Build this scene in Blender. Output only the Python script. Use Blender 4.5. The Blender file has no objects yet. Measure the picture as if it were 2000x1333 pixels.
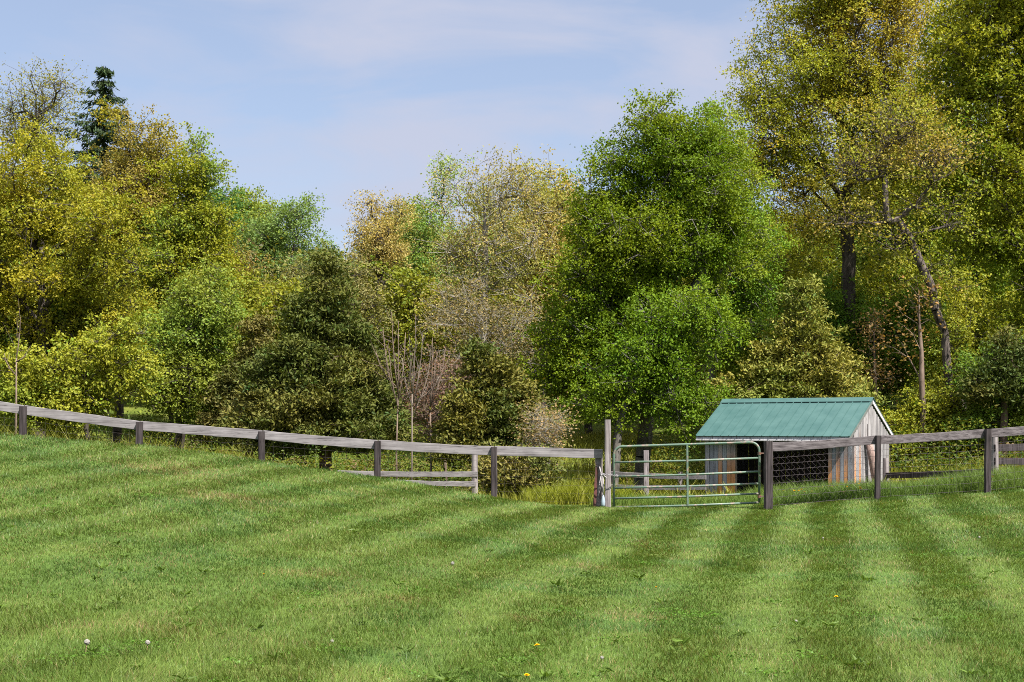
import bpy, math, random
import numpy as np
from mathutils import Vector

# ------------------------------------------------------------------ camera, sky, sun, exposure
scene = bpy.context.scene
COL = scene.collection
F, PX, PY, EYE = 2778.0, 1000.0, 835.0, 1.6        # focal length in photo pixels, principal column, horizon row, eye height
cam_data = bpy.data.cameras.new("camera")
cam_data.sensor_width = 36.0
cam_data.lens = F / 2000.0 * 36.0
cam_data.shift_y = (PY - 666.5) / 2000.0
cam_data.clip_start = 0.1
cam_data.clip_end = 2000.0
cam = bpy.data.objects.new("camera", cam_data)
cam.location = (0.0, 0.0, EYE)
cam.rotation_euler = (math.radians(90), 0, 0)
COL.objects.link(cam)
scene.camera = cam

SUN_EL, SUN_AZ = math.radians(54), math.radians(138)     # azimuth clockwise from +Y (the way the camera looks)
to_sun = Vector((math.sin(SUN_AZ) * math.cos(SUN_EL), math.cos(SUN_AZ) * math.cos(SUN_EL), math.sin(SUN_EL)))
world = bpy.data.worlds.new("World")
scene.world = world
world.use_nodes = True
wn, wl = world.node_tree.nodes, world.node_tree.links
wn.clear()
w_out = wn.new("ShaderNodeOutputWorld")
w_bg = wn.new("ShaderNodeBackground")
w_sky = wn.new("ShaderNodeTexSky")
w_sky.sky_type = 'NISHITA'
w_sky.sun_disc = False
w_sky.sun_elevation = SUN_EL
w_sky.sun_rotation = SUN_AZ
w_sky.altitude = 100
w_sky.air_density = 1.0
w_sky.dust_density = 0.6
w_sky.ozone_density = 3.0
w_bg.inputs[1].default_value = 0.062
w_tc = wn.new("ShaderNodeTexCoord")
w_map = wn.new("ShaderNodeMapping")
w_map.inputs["Rotation"].default_value = (0.0, math.radians(-14), math.radians(6))
w_map.inputs["Location"].default_value = (5.1, 2.7, 1.11)
w_map.inputs["Scale"].default_value = (3.0, 3.0, 11.0)
w_n = wn.new("ShaderNodeTexNoise")
w_n.inputs["Scale"].default_value = 1.6
w_n.inputs["Detail"].default_value = 7.0
w_n.inputs["Roughness"].default_value = 0.52
w_n.inputs["Distortion"].default_value = 0.5
w_r = wn.new("ShaderNodeValToRGB")
w_r.color_ramp.elements[0].position = 0.42
w_r.color_ramp.elements[0].color = (0.42, 0.42, 0.42, 1)
w_r.color_ramp.elements[1].position = 0.64
w_r.color_ramp.elements[1].color = (0.92, 0.92, 0.92, 1)
w_mix = wn.new("ShaderNodeMix")
w_mix.data_type = 'RGBA'
w_mix.inputs[7].default_value = (3.62, 3.84, 4.75, 1)       # thin high cloud
wl.new(w_tc.outputs["Generated"], w_map.inputs[0])
wl.new(w_map.outputs[0], w_n.inputs["Vector"])
wl.new(w_n.outputs["Fac"], w_r.inputs[0])
wl.new(w_r.outputs[0], w_mix.inputs[0])
wl.new(w_sky.outputs[0], w_mix.inputs[6])
# unseen upper sky brightened with elevation, added to lift the shadows
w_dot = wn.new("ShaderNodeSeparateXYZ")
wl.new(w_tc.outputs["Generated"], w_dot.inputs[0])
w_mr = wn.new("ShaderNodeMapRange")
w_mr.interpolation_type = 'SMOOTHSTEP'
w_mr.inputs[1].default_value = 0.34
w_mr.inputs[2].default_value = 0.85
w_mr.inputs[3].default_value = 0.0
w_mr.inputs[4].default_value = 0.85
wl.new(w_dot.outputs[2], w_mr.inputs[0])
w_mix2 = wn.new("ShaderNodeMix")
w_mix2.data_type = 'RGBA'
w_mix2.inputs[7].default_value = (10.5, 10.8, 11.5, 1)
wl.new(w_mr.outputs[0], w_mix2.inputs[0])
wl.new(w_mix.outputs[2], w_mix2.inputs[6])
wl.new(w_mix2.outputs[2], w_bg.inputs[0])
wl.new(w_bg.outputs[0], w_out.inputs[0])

sun_data = bpy.data.lights.new("sun", 'SUN')
sun_data.energy = 4.6
sun_data.angle = math.radians(0.5)
sun_data.color = (1.0, 0.955, 0.88)
sun = bpy.data.objects.new("sun", sun_data)
sun.rotation_euler = to_sun.to_track_quat('Z', 'Y').to_euler()
sun.location = to_sun * 60
COL.objects.link(sun)

scene.view_settings.view_transform = 'Standard'
scene.view_settings.look = 'None'
scene.view_settings.exposure = 1.4
scene.view_settings.gamma = 1.0
scene.render.engine = 'CYCLES'
scene.cycles.max_bounces = 6
scene.cycles.diffuse_bounces = 3
scene.cycles.glossy_bounces = 2
scene.cycles.transmission_bounces = 4
scene.cycles.sample_clamp_indirect = 4.0
scene.cycles.caustics_reflective = False
scene.cycles.caustics_refractive = False
scene.cycles.use_denoising = False
scene.cycles.use_adaptive_sampling = False
scene.cycles.filter_width = 1.0

rng = np.random.default_rng(11)
random.seed(5)


def wx(px, Y):
    return (px - PX) / F * Y


def wz(py, Y):
    return EYE - (py - PY) / F * Y


# ------------------------------------------------------------------ terrain
CX = np.array([-60, -30, -20, -13, -8.92, -6.8, -4.56, -2.45, -0.33, 1.75, 4.6, 6.7, 8.7, 9.6, 14, 25, 60.])
CZ = np.array([2.9, 2.5, 2.15, 1.75, 1.47, 1.25, 1.02, 0.71, 0.29, 0.03, 0.02, 0.15, 0.31, 0.38, .7, 1.1, 1.6])
FX = np.array([-60, -30, -20, -13, -9.7, -7.4, -4.96, -2.67, -0.36, 1.9, 5.03, 7.17, 9.33, 10.1, 15, 26, 60.])
FZ = np.array([2.3, 1.95, 1.65, 1.25, 0.89, 0.57, 0.40, 0.19, 0.07, 0.0, 0.02, 0.17, 0.33, 0.40, .75, 1.15, 1.6])
VX = np.array([-60, -25, -15, -10, -5, 0, 4, 8, 11, 16, 30, 60.])
VZ = np.array([1.2, 0.6, 0.15, -.2, -.6, -.8, -.45, -.25, .2, .5, 1.0, 1.5])


def smooth_interp(x, xs, ys):
    s = 0.0
    for k in (-1.0, -.5, 0, .5, 1.0):
        s = s + np.interp(x + k, xs, ys)
    return s / 5


def sstep(a, b, x):
    t = np.clip((x - a) / (b - a), 0, 1)
    return t * t * (3 - 2 * t)


def ground_z(X, Y):
    X = np.asarray(X, float)
    Y = np.asarray(Y, float)
    C = smooth_interp(X, CX, CZ)
    Fz = smooth_interp(X, FX, FZ)
    V = smooth_interp(X, VX, VZ)
    rise = np.clip((Y - 3) / 23.0, 0, 1)
    front = C * (0.55 * rise + 0.45 * rise * rise)
    z = np.where(Y < 26, front, C + (Fz - C) * sstep(25.6, 28.4, Y))
    z = np.where(Y > 28.4, Fz + (V - Fz) * sstep(28.4, 37.0, Y), z)
    hill = 4.2 * sstep(44, 100, Y) + 7.0 * sstep(90, 260, Y) + 0.8 * sstep(46, 58, Y)
    und = 0.03 * np.sin(X * 1.1 + 0.7 * Y) * np.cos(Y * 0.55 - 0.3 * X) * sstep(8, 12, Y)
    return z + hill + und


def gz(X, Y):
    return float(ground_z(X, Y))


# ------------------------------------------------------------------ value noise for numpy
_perm = rng.permutation(4096)


def vnoise(x, y, s=1.0, seed=0):
    x = np.asarray(x) / s + 311.3 + seed * 17.7
    y = np.asarray(y) / s + 157.9 + seed * 9.1
    xi, yi = np.floor(x).astype(int), np.floor(y).astype(int)
    fx, fy = x - xi, y - yi
    fx, fy = fx * fx * (3 - 2 * fx), fy * fy * (3 - 2 * fy)

    def h(a, b):
        return _perm[(a * 73 + b * 1237 + seed * 331) % 4096] / 4095.0
    return (h(xi, yi) * (1 - fx) + h(xi + 1, yi) * fx) * (1 - fy) + (h(xi, yi + 1) * (1 - fx) + h(xi + 1, yi + 1) * fx) * fy


# ------------------------------------------------------------------ object helpers
def tag(o, label=None, cat=None, group=None, kind=None):
    if label:
        o["label"] = label
    if cat:
        o["category"] = cat
    if group:
        o["group"] = group
    if kind:
        o["kind"] = kind
    return o


def empty(name, loc, label, cat, group=None, rz=0.0):
    o = bpy.data.objects.new(name, None)
    o.location = loc
    o.rotation_euler = (0, 0, rz)
    o.empty_display_size = 0.2
    COL.objects.link(o)
    return tag(o, label, cat, group)


def np_mesh(name, verts, counts, loops, mat, col=None, smooth=False):
    me = bpy.data.meshes.new(name)
    verts = np.ascontiguousarray(verts, np.float32)
    counts = np.asarray(counts, np.int32)
    loops = np.asarray(loops, np.int32)
    me.vertices.add(len(verts))
    me.vertices.foreach_set("co", verts.ravel())
    me.loops.add(len(loops))
    me.loops.foreach_set("vertex_index", loops)
    me.polygons.add(len(counts))
    starts = np.concatenate(([0], np.cumsum(counts)[:-1])).astype(np.int32)
    me.polygons.foreach_set("loop_start", starts)
    me.polygons.foreach_set("use_smooth", np.full(len(counts), bool(smooth)))
    if col is not None:
        a = me.attributes.new("col", 'FLOAT_COLOR', 'POINT')
        c = np.ones((len(verts), 4), np.float32)
        c[:, :3] = col
        a.data.foreach_set("color", c.ravel())
    me.materials.append(mat)
    me.update(calc_edges=True)
    return me


def link(name, me, parent=None):
    o = bpy.data.objects.new(name, me)
    COL.objects.link(o)
    if parent:
        o.parent = parent
    return o


class MB:
    """Collects boxes, boards and tubes; build() links them as one mesh object."""

    def __init__(self):
        self.v, self.f, self.c = [], [], []

    def add(self, vs, fs, col=(1, 1, 1)):
        n = len(self.v)
        self.v += [tuple(p) for p in vs]
        self.c += [col] * len(vs)
        self.f += [tuple(i + n for i in f) for f in fs]
        return self

    def loft(self, rings, caps=True, col=(1, 1, 1)):
        k = len(rings[0])
        vs = [p for r in rings for p in r]
        fs = []
        for i in range(len(rings) - 1):
            for j in range(k):
                a, b = i * k + j, i * k + (j + 1) % k
                fs.append((a, b, b + k, a + k))
        if caps:
            fs.append(tuple(range(k - 1, -1, -1)))
            fs.append(tuple(range((len(rings) - 1) * k, len(rings) * k)))
        return self.add(vs, fs, col)

    def beam(self, p0, p1, w, t, up=(0, 0, 1), ch=0.006, segs=1, jit=0.0, sag=0.0, col=(1, 1, 1), taper=1.0):
        """board from p0 to p1: w tall (along up), t thick, chamfered long edges."""
        p0, p1, up = Vector(p0), Vector(p1), Vector(up)
        d = (p1 - p0).normalized()
        s = d.cross(up).normalized()
        u = s.cross(d).normalized()
        rings = []
        for i in range(segs + 1):
            q = i / segs
            c = p0.lerp(p1, q) + u * (-sag * 4 * q * (1 - q)) + u * random.uniform(-jit, jit) + s * random.uniform(-jit, jit) * .5
            k = 1 + (taper - 1) * q
            a, b = w / 2 * k + random.uniform(-jit, jit) * .6, t / 2 * k
            e = ch
            rings.append([c + s * x + u * y for x, y in ((b, -a + e), (b, a - e), (b - e, a), (-b + e, a), (-b, a - e), (-b, -a + e), (-b + e, -a), (b - e, -a))])
        return self.loft(rings, True, col)

    def tube(self, pts, r, k=8, caps=True, col=(1, 1, 1)):
        pts = [Vector(p) for p in pts]
        rs = r if isinstance(r, (list, tuple)) else [r] * len(pts)
        rings = []
        ref = Vector((0.13, 0.21, 0.97))
        for i, p in enumerate(pts):
            d = (pts[min(i + 1, len(pts) - 1)] - pts[max(i - 1, 0)]).normalized()
            if abs(d.dot(ref)) > 0.93:
                ref = Vector((0.97, 0.2, 0.1))
            a = d.cross(ref).normalized()
            b = d.cross(a).normalized()
            rings.append([p + (a * math.cos(2 * math.pi * j / k) + b * math.sin(2 * math.pi * j / k)) * rs[i] for j in range(k)])
        return self.loft(rings, caps, col)

    def build(self, name, mat, parent=None, smooth=False, colors=False):
        v = np.array(self.v, np.float32)
        counts = [len(f) for f in self.f]
        loops = [i for f in self.f for i in f]
        me = np_mesh(name, v, counts, loops, mat, np.array(self.c, np.float32) if colors else None, smooth)
        return link(name, me, parent)


# ------------------------------------------------------------------ materials
def new_mat(name):
    m = bpy.data.materials.new(name)
    m.use_nodes = True
    n = m.node_tree.nodes
    n.clear()
    out = n.new("ShaderNodeOutputMaterial")
    return m, n, m.node_tree.links, out


def noise(n, l, vec, scale, detail=4, rough=.55, dist=0.0):
    t = n.new("ShaderNodeTexNoise")
    t.inputs["Scale"].default_value = scale
    t.inputs["Detail"].default_value = detail
    t.inputs["Roughness"].default_value = rough
    t.inputs["Distortion"].default_value = dist
    if vec is not None:
        l.new(vec, t.inputs["Vector"])
    return t


def ramp(n, l, fac, stops):
    r = n.new("ShaderNodeValToRGB")
    e = r.color_ramp.elements
    while len(e) < len(stops):
        e.new(0.5)
    for el, (p, c) in zip(e, stops):
        el.position = p
        el.color = (*c, 1) if len(c) == 3 else c
    l.new(fac, r.inputs[0])
    return r


def mixc(n, l, a, b, fac, mode='MIX'):
    m = n.new("ShaderNodeMix")
    m.data_type = 'RGBA'
    m.blend_type = mode
    for sock, v in ((m.inputs[0], fac), (m.inputs[6], a), (m.inputs[7], b)):
        if hasattr(v, "is_output"):
            l.new(v, sock)
        elif isinstance(v, (int, float)):
            sock.default_value = v
        else:
            sock.default_value = (*v, 1)
    return m.outputs[2]


def leaf_mat(name, trans=0.36, tint=(1.15, 1.1, 0.5), gloss=0.010, rough=0.5, vary=0.25):
    m, n, l, out = new_mat(name)
    a = n.new("ShaderNodeAttribute")
    a.attribute_name = "col"
    oi = n.new("ShaderNodeObjectInfo")
    mr = n.new("ShaderNodeMapRange")
    mr.inputs[3].default_value = 1 - vary / 2
    mr.inputs[4].default_value = 1 + vary / 2
    l.new(oi.outputs["Random"], mr.inputs[0])
    hs = n.new("ShaderNodeHueSaturation")
    l.new(mr.outputs[0], hs.inputs["Value"])
    l.new(a.outputs["Color"], hs.inputs["Color"])
    d = n.new("ShaderNodeBsdfDiffuse")
    t = n.new("ShaderNodeBsdfTranslucent")
    g = n.new("ShaderNodeBsdfGlossy")
    g.inputs["Roughness"].default_value = rough
    l.new(hs.outputs[0], d.inputs[0])
    tc = mixc(n, l, hs.outputs[0], tint, 1.0, 'MULTIPLY')
    l.new(tc, t.inputs[0])
    m1 = n.new("ShaderNodeMixShader")
    m1.inputs[0].default_value = trans
    l.new(d.outputs[0], m1.inputs[1])
    l.new(t.outputs[0], m1.inputs[2])
    m2 = n.new("ShaderNodeMixShader")
    m2.inputs[0].default_value = gloss
    l.new(m1.outputs[0], m2.inputs[1])
    l.new(g.outputs[0], m2.inputs[2])
    l.new(m2.outputs[0], out.inputs[0])
    return m


def pbsdf(n, l, out, rough=.8, spec=.3):
    p = n.new("ShaderNodeBsdfPrincipled")
    p.inputs["Roughness"].default_value = rough
    p.inputs["Specular IOR Level"].default_value = spec
    l.new(p.outputs[0], out.inputs[0])
    return p


def bump(n, l, h, p, strength=.4, dist=.01):
    b = n.new("ShaderNodeBump")
    b.inputs["Strength"].default_value = strength
    b.inputs["Distance"].default_value = dist
    l.new(h, b.inputs["Height"])
    l.new(b.outputs[0], p.inputs["Normal"])


def wood_mat(name, scale, dark, mid, light, use_col=False):
    m, n, l, out = new_mat(name)
    p = pbsdf(n, l, out, .85, .2)
    tc = n.new("ShaderNodeTexCoord")
    mp = n.new("ShaderNodeMapping")
    mp.inputs["Scale"].default_value = scale
    l.new(tc.outputs["Object"], mp.inputs[0])
    a = noise(n, l, mp.outputs[0], 4.0, 8, .65, .35)
    r = ramp(n, l, a.outputs["Fac"], [(.30, dark), (.46, mid), (.66, light)])
    b = noise(n, l, tc.outputs["Object"], 2.2, 5, .6)
    r2 = ramp(n, l, b.outputs["Fac"], [(.32, (.78, .77, .77)), (.62, (1.1, 1.09, 1.09))])
    c = mixc(n, l, r.outputs[0], r2.outputs[0], 1.0, 'MULTIPLY')
    # hairline splits along the grain
    cr = noise(n, l, mp.outputs[0], 9.0, 3, .5, .8)
    r3 = ramp(n, l, cr.outputs["Fac"], [(.335, (.30, .28, .28)), (.375, (1, 1, 1))])
    c = mixc(n, l, c, r3.outputs[0], 1.0, 'MULTIPLY')
    if use_col:
        at = n.new("ShaderNodeAttribute")
        at.attribute_name = "col"
        c = mixc(n, l, c, at.outputs["Color"], 1.0, 'MULTIPLY')
    l.new(c, p.inputs["Base Color"])
    bump(n, l, a.outputs["Fac"], p, .35, .006)
    return m


def bark_mat(name, dark, light, scale=7.0):
    m, n, l, out = new_mat(name)
    p = pbsdf(n, l, out, .9, .15)
    tc = n.new("ShaderNodeTexCoord")
    mp = n.new("ShaderNodeMapping")
    mp.inputs["Scale"].default_value = (1, 1, .22)
    l.new(tc.outputs["Object"], mp.inputs[0])
    a = noise(n, l, mp.outputs[0], scale, 7, .62)
    r = ramp(n, l, a.outputs["Fac"], [(.34, dark), (.64, light)])
    l.new(r.outputs[0], p.inputs["Base Color"])
    bump(n, l, a.outputs["Fac"], p, .8, .03)
    return m


def paint_mat(name, color, worn, rough=.35, metal=0.0, wear=.62, scale=9):
    m, n, l, out = new_mat(name)
    p = pbsdf(n, l, out, rough, .5)
    p.inputs["Metallic"].default_value = metal
    tc = n.new("ShaderNodeTexCoord")
    a = noise(n, l, tc.outputs["Object"], scale, 6, .65)
    r = ramp(n, l, a.outputs["Fac"], [(wear - .04, color), (wear + .05, worn)])
    l.new(r.outputs[0], p.inputs["Base Color"])
    b = noise(n, l, tc.outputs["Object"], 3, 4)
    r3 = ramp(n, l, b.outputs["Fac"], [(.3, (rough - .1,) * 3), (.7, (rough + .15,) * 3)])
    l.new(r3.outputs[0], p.inputs["Roughness"])
    return m


M_LEAF = leaf_mat("leaf")
M_NEEDLE = leaf_mat("needle", trans=.18, gloss=.012, rough=.6)
M_GRASS = leaf_mat("grass_blade", trans=.34, tint=(1.1, 1.1, .55), gloss=.012, rough=.45, vary=0.0)
M_RAIL = wood_mat("weathered_rail", (.3, 9, 9), (.085, .076, .078), (.185, .170, .175), (.255, .236, .242))
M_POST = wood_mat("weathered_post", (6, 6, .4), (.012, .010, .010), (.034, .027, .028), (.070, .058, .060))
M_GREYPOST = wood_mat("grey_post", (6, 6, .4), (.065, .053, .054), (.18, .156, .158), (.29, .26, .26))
M_SHEDBOARD = wood_mat("shed_board", (5, 5, .35), (.55, .5, .5), (.9, .9, .9), (1.15, 1.15, 1.15), use_col=True)
M_BARK = bark_mat("brown_bark", (.018, .014, .012), (.085, .07, .06), 9.0)
M_GREYBARK = bark_mat("grey_bark", (.12, .108, .09), (.31, .28, .24))
M_TANBARK = bark_mat("tan_bark", (.07, .048, .037), (.20, .148, .115))
M_SAPBARK = bark_mat("pale_tan_bark", (.08, .06, .05), (.20, .165, .135))
M_ROUGHBARK = bark_mat("rough_dark_bark", (.012, .010, .009), (.15, .12, .105), 11.0)
M_BIRCH = bark_mat("pale_grey_bark", (.035, .03, .027), (.19, .175, .155))
M_CEDARBARK = bark_mat("cedar_bark", (.05, .032, .024), (.16, .11, .085))


# ------------------------------------------------------------------ ground sheet
def ground_material():
    m, n, l, out = new_mat("ground")
    p = pbsdf(n, l, out, .95, .1)
    g = n.new("ShaderNodeNewGeometry")
    sx = n.new("ShaderNodeSeparateXYZ")
    l.new(g.outputs["Position"], sx.inputs[0])
    a = noise(n, l, g.outputs["Position"], 1.1, 5)
    b = noise(n, l, g.outputs["Position"], 14, 6, .7)
    lawn = ramp(n, l, a.outputs["Fac"], [(.3, (.055, .095, .018)), (.5, (.075, .12, .024)), (.7, (.11, .14, .035))])
    litter = ramp(n, l, a.outputs["Fac"], [(.32, (.05, .075, .012)), (.48, (.10, .13, .02)), (.66, (.16, .165, .035))])
    fine = ramp(n, l, b.outputs["Fac"], [(.3, (.6, .6, .6)), (.7, (1.25, 1.25, 1.2))])
    mr = n.new("ShaderNodeMapRange")
    mr.inputs[1].default_value = 28.2
    mr.inputs[2].default_value = 29.4
    l.new(sx.outputs[1], mr.inputs[0])
    c = mixc(n, l, lawn.outputs[0], litter.outputs[0], mr.outputs[0])
    c = mixc(n, l, c, fine.outputs[0], 1.0, 'MULTIPLY')
    l.new(c, p.inputs["Base Color"])
    bump(n, l, b.outputs["Fac"], p, .5, .03)
    return m


xs = np.concatenate([np.linspace(-500, -40, 24)[:-1], np.linspace(-40, -16, 40)[:-1], np.linspace(-16, 16, 129)[:-1], np.linspace(16, 40, 40)[:-1], np.linspace(40, 500, 24)])
ys = np.concatenate([np.linspace(-60, 4, 24)[:-1], np.linspace(4, 24, 61)[:-1], np.linspace(24, 40, 81)[:-1], np.linspace(40, 110, 90)[:-1], np.linspace(110, 700, 40)])
GX, GY = np.meshgrid(xs, ys)
GZ = ground_z(GX, GY)
nx, ny = len(xs), len(ys)
ii = (np.arange(ny - 1)[:, None] * nx + np.arange(nx - 1)[None, :]).ravel()
loops = np.stack([ii, ii + 1, ii + nx + 1, ii + nx], 1).ravel()
me = np_mesh("ground", np.stack([GX.ravel(), GY.ravel(), GZ.ravel()], 1), np.full(len(ii), 4), loops, ground_material(), None, True)
tag(link("ground", me), kind="structure")


# ------------------------------------------------------------------ grass
def blades(X, Y, h, w, leanx, leany, yaw, col, segs):
    """one bent blade per entry; returns verts, counts, loops, colours"""
    n = len(X)
    Z = ground_z(X, Y) - 0.004
    sx, sy = np.cos(yaw) * w / 2, np.sin(yaw) * w / 2
    if segs == 2:
        v = np.zeros((n, 5, 3))
        v[:, 0] = np.stack([X - sx, Y - sy, Z], 1)
        v[:, 1] = np.stack([X + sx, Y + sy, Z], 1)
        mx, my, mz = X + leanx * .32, Y + leany * .32, Z + h * .58
        v[:, 2] = np.stack([mx + sx * .8, my + sy * .8, mz], 1)
        v[:, 3] = np.stack([mx - sx * .8, my - sy * .8, mz], 1)
        v[:, 4] = np.stack([X + leanx, Y + leany, Z + h], 1)
        base = np.arange(n)[:, None] * 5
        loops = np.concatenate([base + np.array([[0, 1, 2, 3]]), base + np.array([[3, 2, 4]])], 1).ravel()
        counts = np.tile([4, 3], n)
        k = 5
    else:
        v = np.zeros((n, 3, 3))
        v[:, 0] = np.stack([X - sx, Y - sy, Z], 1)
        v[:, 1] = np.stack([X + sx, Y + sy, Z], 1)
        v[:, 2] = np.stack([X + leanx, Y + leany, Z + h], 1)
        loops = (np.arange(n)[:, None] * 3 + np.array([[0, 1, 2]])).ravel()
        counts = np.full(n, 3)
        k = 3
    return v.reshape(-1, 3), counts, loops, np.repeat(col, k, 0)


def merge(parts):
    off, V, Cn, L, K = 0, [], [], [], []
    for v, c, lp, col in parts:
        V.append(v)
        Cn.append(c)
        L.append(np.asarray(lp) + off)
        K.append(col)
        off += len(v)
    return np.concatenate(V), np.concatenate(Cn), np.concatenate(L), np.concatenate(K)


def lawn():
    N = 640000
    # density falls off with distance
    u = rng.random(N)
    y0, y1, e = 7.6, 28.7, 0.85
    Y = (y0 ** e + u * (y1 ** e - y0 ** e)) ** (1 / e)
    half = 0.36 * Y * 1.05 + 1.2
    X = (rng.random(N) * 2 - 1) * half
    v = X - 0.216 * Y + 0.05 * np.sin(Y * .35) + (vnoise(X, Y, 4.0, 8) - .5) * .22 + (vnoise(X, Y, .5, 9) - .5) * .16
    stripe = np.sin(2 * np.pi * v / 1.16 - 2.3)
    stripe = np.clip(stripe * 1.5, -1, 1) * (0.25 + .9 * vnoise(X, Y, 1.7, 1)) * (.58 + .5 * sstep(-4, 3, X))
    patch = vnoise(X, Y, 1.3, 2) * .6 + vnoise(X, Y, .45, 3) * .4
    patch2 = vnoise(X, Y, .8, 4)
    tuft = vnoise(X, Y, .16, 21) * .6 + vnoise(X, Y, .055, 22) * .4
    h = (0.024 + 0.022 * rng.random(N)) * (0.55 + .4 * patch + .75 * np.clip(tuft * 1.8 - .5, 0, 1)) * (1 + .5 * (1 - sstep(8, 13, Y)))
    lean_amt = h * (0.55 + 0.6 * rng.random(N))
    ang = rng.random(N) * 2 * np.pi
    lx = np.cos(ang) * lean_amt * .7 + stripe * .211 * h * 0.8
    ly = np.sin(ang) * lean_amt * .7 + stripe * .977 * h * 0.8
    h = h * (1 - .18 * np.abs(stripe))
    w = np.maximum(0.0036, 0.00040 * Y) * (0.8 + .5 * rng.random(N))
    yaw = rng.random(N) * np.pi
    # colour of the plants: blue-green fescue, yellow-green rye, a little straw; stripe light tinted in last
    g1 = np.array([.092, .145, .026])
    g2 = np.array([.124, .168, .036])
    g3 = np.array([.072, .134, .032])
    t = np.clip(patch * 1.5 - .3 + rng.normal(0, .25, N), 0, 1)[:, None]
    col = g1 * (1 - t) + g2 * t
    t2 = np.clip(patch2 * 2.2 - 1.0, 0, .8)[:, None]
    col = col * (1 - t2) + g3 * t2
    bare = np.zeros(N)
    for bx_, by_, br_ in ((-2.55, 10.35, .32), (-3.1, 10.2, .15), (1.0, 11.6, .3), (.15, 11.2, .18), (-1.9, 13.5, .3), (.8, 15.5, .3), (-.9, 12.0, .15), (1.75, 19, .4), (-4, 20, .6), (-5.5, 23, .9)):
        bare = np.maximum(bare, .75 * np.exp(-((X - bx_) ** 2 + (Y - by_) ** 2) / br_ ** 2))
    straw = rng.random(N) < (.05 + bare * (vnoise(X, Y, .12, 5) > .35) + .16 * np.clip(vnoise(X, Y, .6, 6) * 2.4 - 1.35, 0, 1) + .05 * vnoise(X, Y, 4, 7))
    col[straw] = np.array([.21, .175, .07]) * (0.7 + .5 * rng.random((straw.sum(), 1)))
    col = col * (0.66 + .68 * rng.random((N, 1)) ** 1.2) * (.84 + .32 * vnoise(X, Y, .3, 23))[:, None] * (1 + .075 * stripe[:, None])  # last factor paints the light and dark of leaning stripes into blade colour
    near = Y < 15.5
    far = ~near
    a = blades(X[near], Y[near], h[near], w[near], lx[near], ly[near], yaw[near], col[near], 2)
    b = blades(X[far], Y[far], h[far] * 1.15, w[far] * 1.5, lx[far], ly[far], yaw[far], col[far], 1)
    V, Cn, L, K = merge([a, b])
    o = link("lawn_grass", np_mesh("lawn_grass", V, Cn, L, M_GRASS, K))
    tag(o, "short mown green lawn grass with pale and dark mowing stripes", "grass", kind="stuff")


def lawn_weeds():
    """flat broad-leaved rosettes and clover patches among the blades"""
    r = np.random.default_rng(31)
    C, D, L, W, K = [], [], [], [], []
    for i in range(150):
        Y = 8.2 + 11 * r.random() ** 1.6
        X = (r.random() * 2 - 1) * .38 * Y
        z = gz(X, Y)
        if i % 3:
            nl = r.integers(7, 12)
            sz = r.uniform(.05, .10)
            c = np.array([.085, .135, .024]) * r.uniform(.8, 1.3)
            for k in range(nl):
                a = k * 6.283 / nl + r.normal(0, .2)
                d = np.array([math.cos(a), math.sin(a), r.uniform(.25, .7)])
                C.append(np.array([X, Y, z + .018]) + d * sz * .5)
                D.append(d)
                L.append(sz)
                W.append(sz * .30)
                K.append(c * r.uniform(.85, 1.15))
        else:
            c = np.array([.075, .15, .020]) * r.uniform(.9, 1.3)
            for k in range(90):
                p = r.normal(0, .10, 2)
                C.append(np.array([X + p[0], Y + p[1], z + r.uniform(.02, .045)]))
                D.append(np.array([r.normal(), r.normal(), .1]))
                L.append(.018)
                W.append(.018)
                K.append(c * r.uniform(.8, 1.2))
    v, cn, lp, kc = leaf_quads(r, np.array(C), np.array(L)[:, None], np.array(W)[:, None], np.array(K), 1.2, dirs=np.array(D))
    o = link("lawn_weeds", np_mesh("lawn_weeds", v, cn, lp, M_GRASS, kc))
    tag(o, "flat broad-leaved weeds and clover scattered through the lawn", "weeds", kind="stuff")


def tall_grass():
    parts = []

    def patch(n, x0, x1, y0, y1, h0, h1, cols, wid=.009):
        X = x0 + rng.random(n) * (x1 - x0)
        Y = y0 + rng.random(n) ** 1.3 * (y1 - y0)
        h = (h0 + (h1 - h0) * rng.random(n)) * (.5 + vnoise(X, Y, .7, 11))
        ang = rng.random(n) * 2 * np.pi
        am = h * (.25 + .5 * rng.random(n))
        pick = vnoise(X, Y, 1.1, 12) * .7 + rng.random(n) * .3
        c = np.array(cols[0])[None] * (1 - pick[:, None]) + np.array(cols[1])[None] * pick[:, None]
        c = c * (.75 + .5 * rng.random((n, 1)))
        parts.append(blades(X, Y, h, wid * (.7 + .6 * rng.random(n)), np.cos(ang) * am, np.sin(ang) * am, rng.random(n) * np.pi, c, 2))
    G = ([.085, .15, .03], [.15, .20, .04])
    Yg = ([.13, .15, .022], [.25, .24, .03])
    patch(34000, 5.3, 13.5, 28.05, 33.5, .16, .36, G)
    patch(9000, 1.6, 5.6, 28.6, 34, .08, .22, G)
    patch(16000, 2.0, 12, 32.5, 36.5, .14, .34, G)
    patch(12000, -14, 2.0, 28.9, 35, .10, .34, Yg)
    patch(12000, -14.5, -5.5, 29.5, 36, .35, .8, Yg, .014)
    patch(11000, .3, 2.5, 29.6, 36.5, .16, .42, ([.13, .17, .014], [.21, .215, .018]), .014)
    patch(14000, -3, 5.5, 35, 60, .2, .55, Yg, .03)
    patch(9000, -20, -3, 35, 60, .2, .55, G, .03)
    patch(9000, 8, 22, 35, 55, .2, .55, Yg, .03)
    V, Cn, L, K = merge(parts)
    o = link("tall_grass", np_mesh("tall_grass", V, Cn, L, M_GRASS, K))
    tag(o, "unmown tall grass and weeds growing beyond the fence and gate", "grass", kind="stuff")


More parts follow.
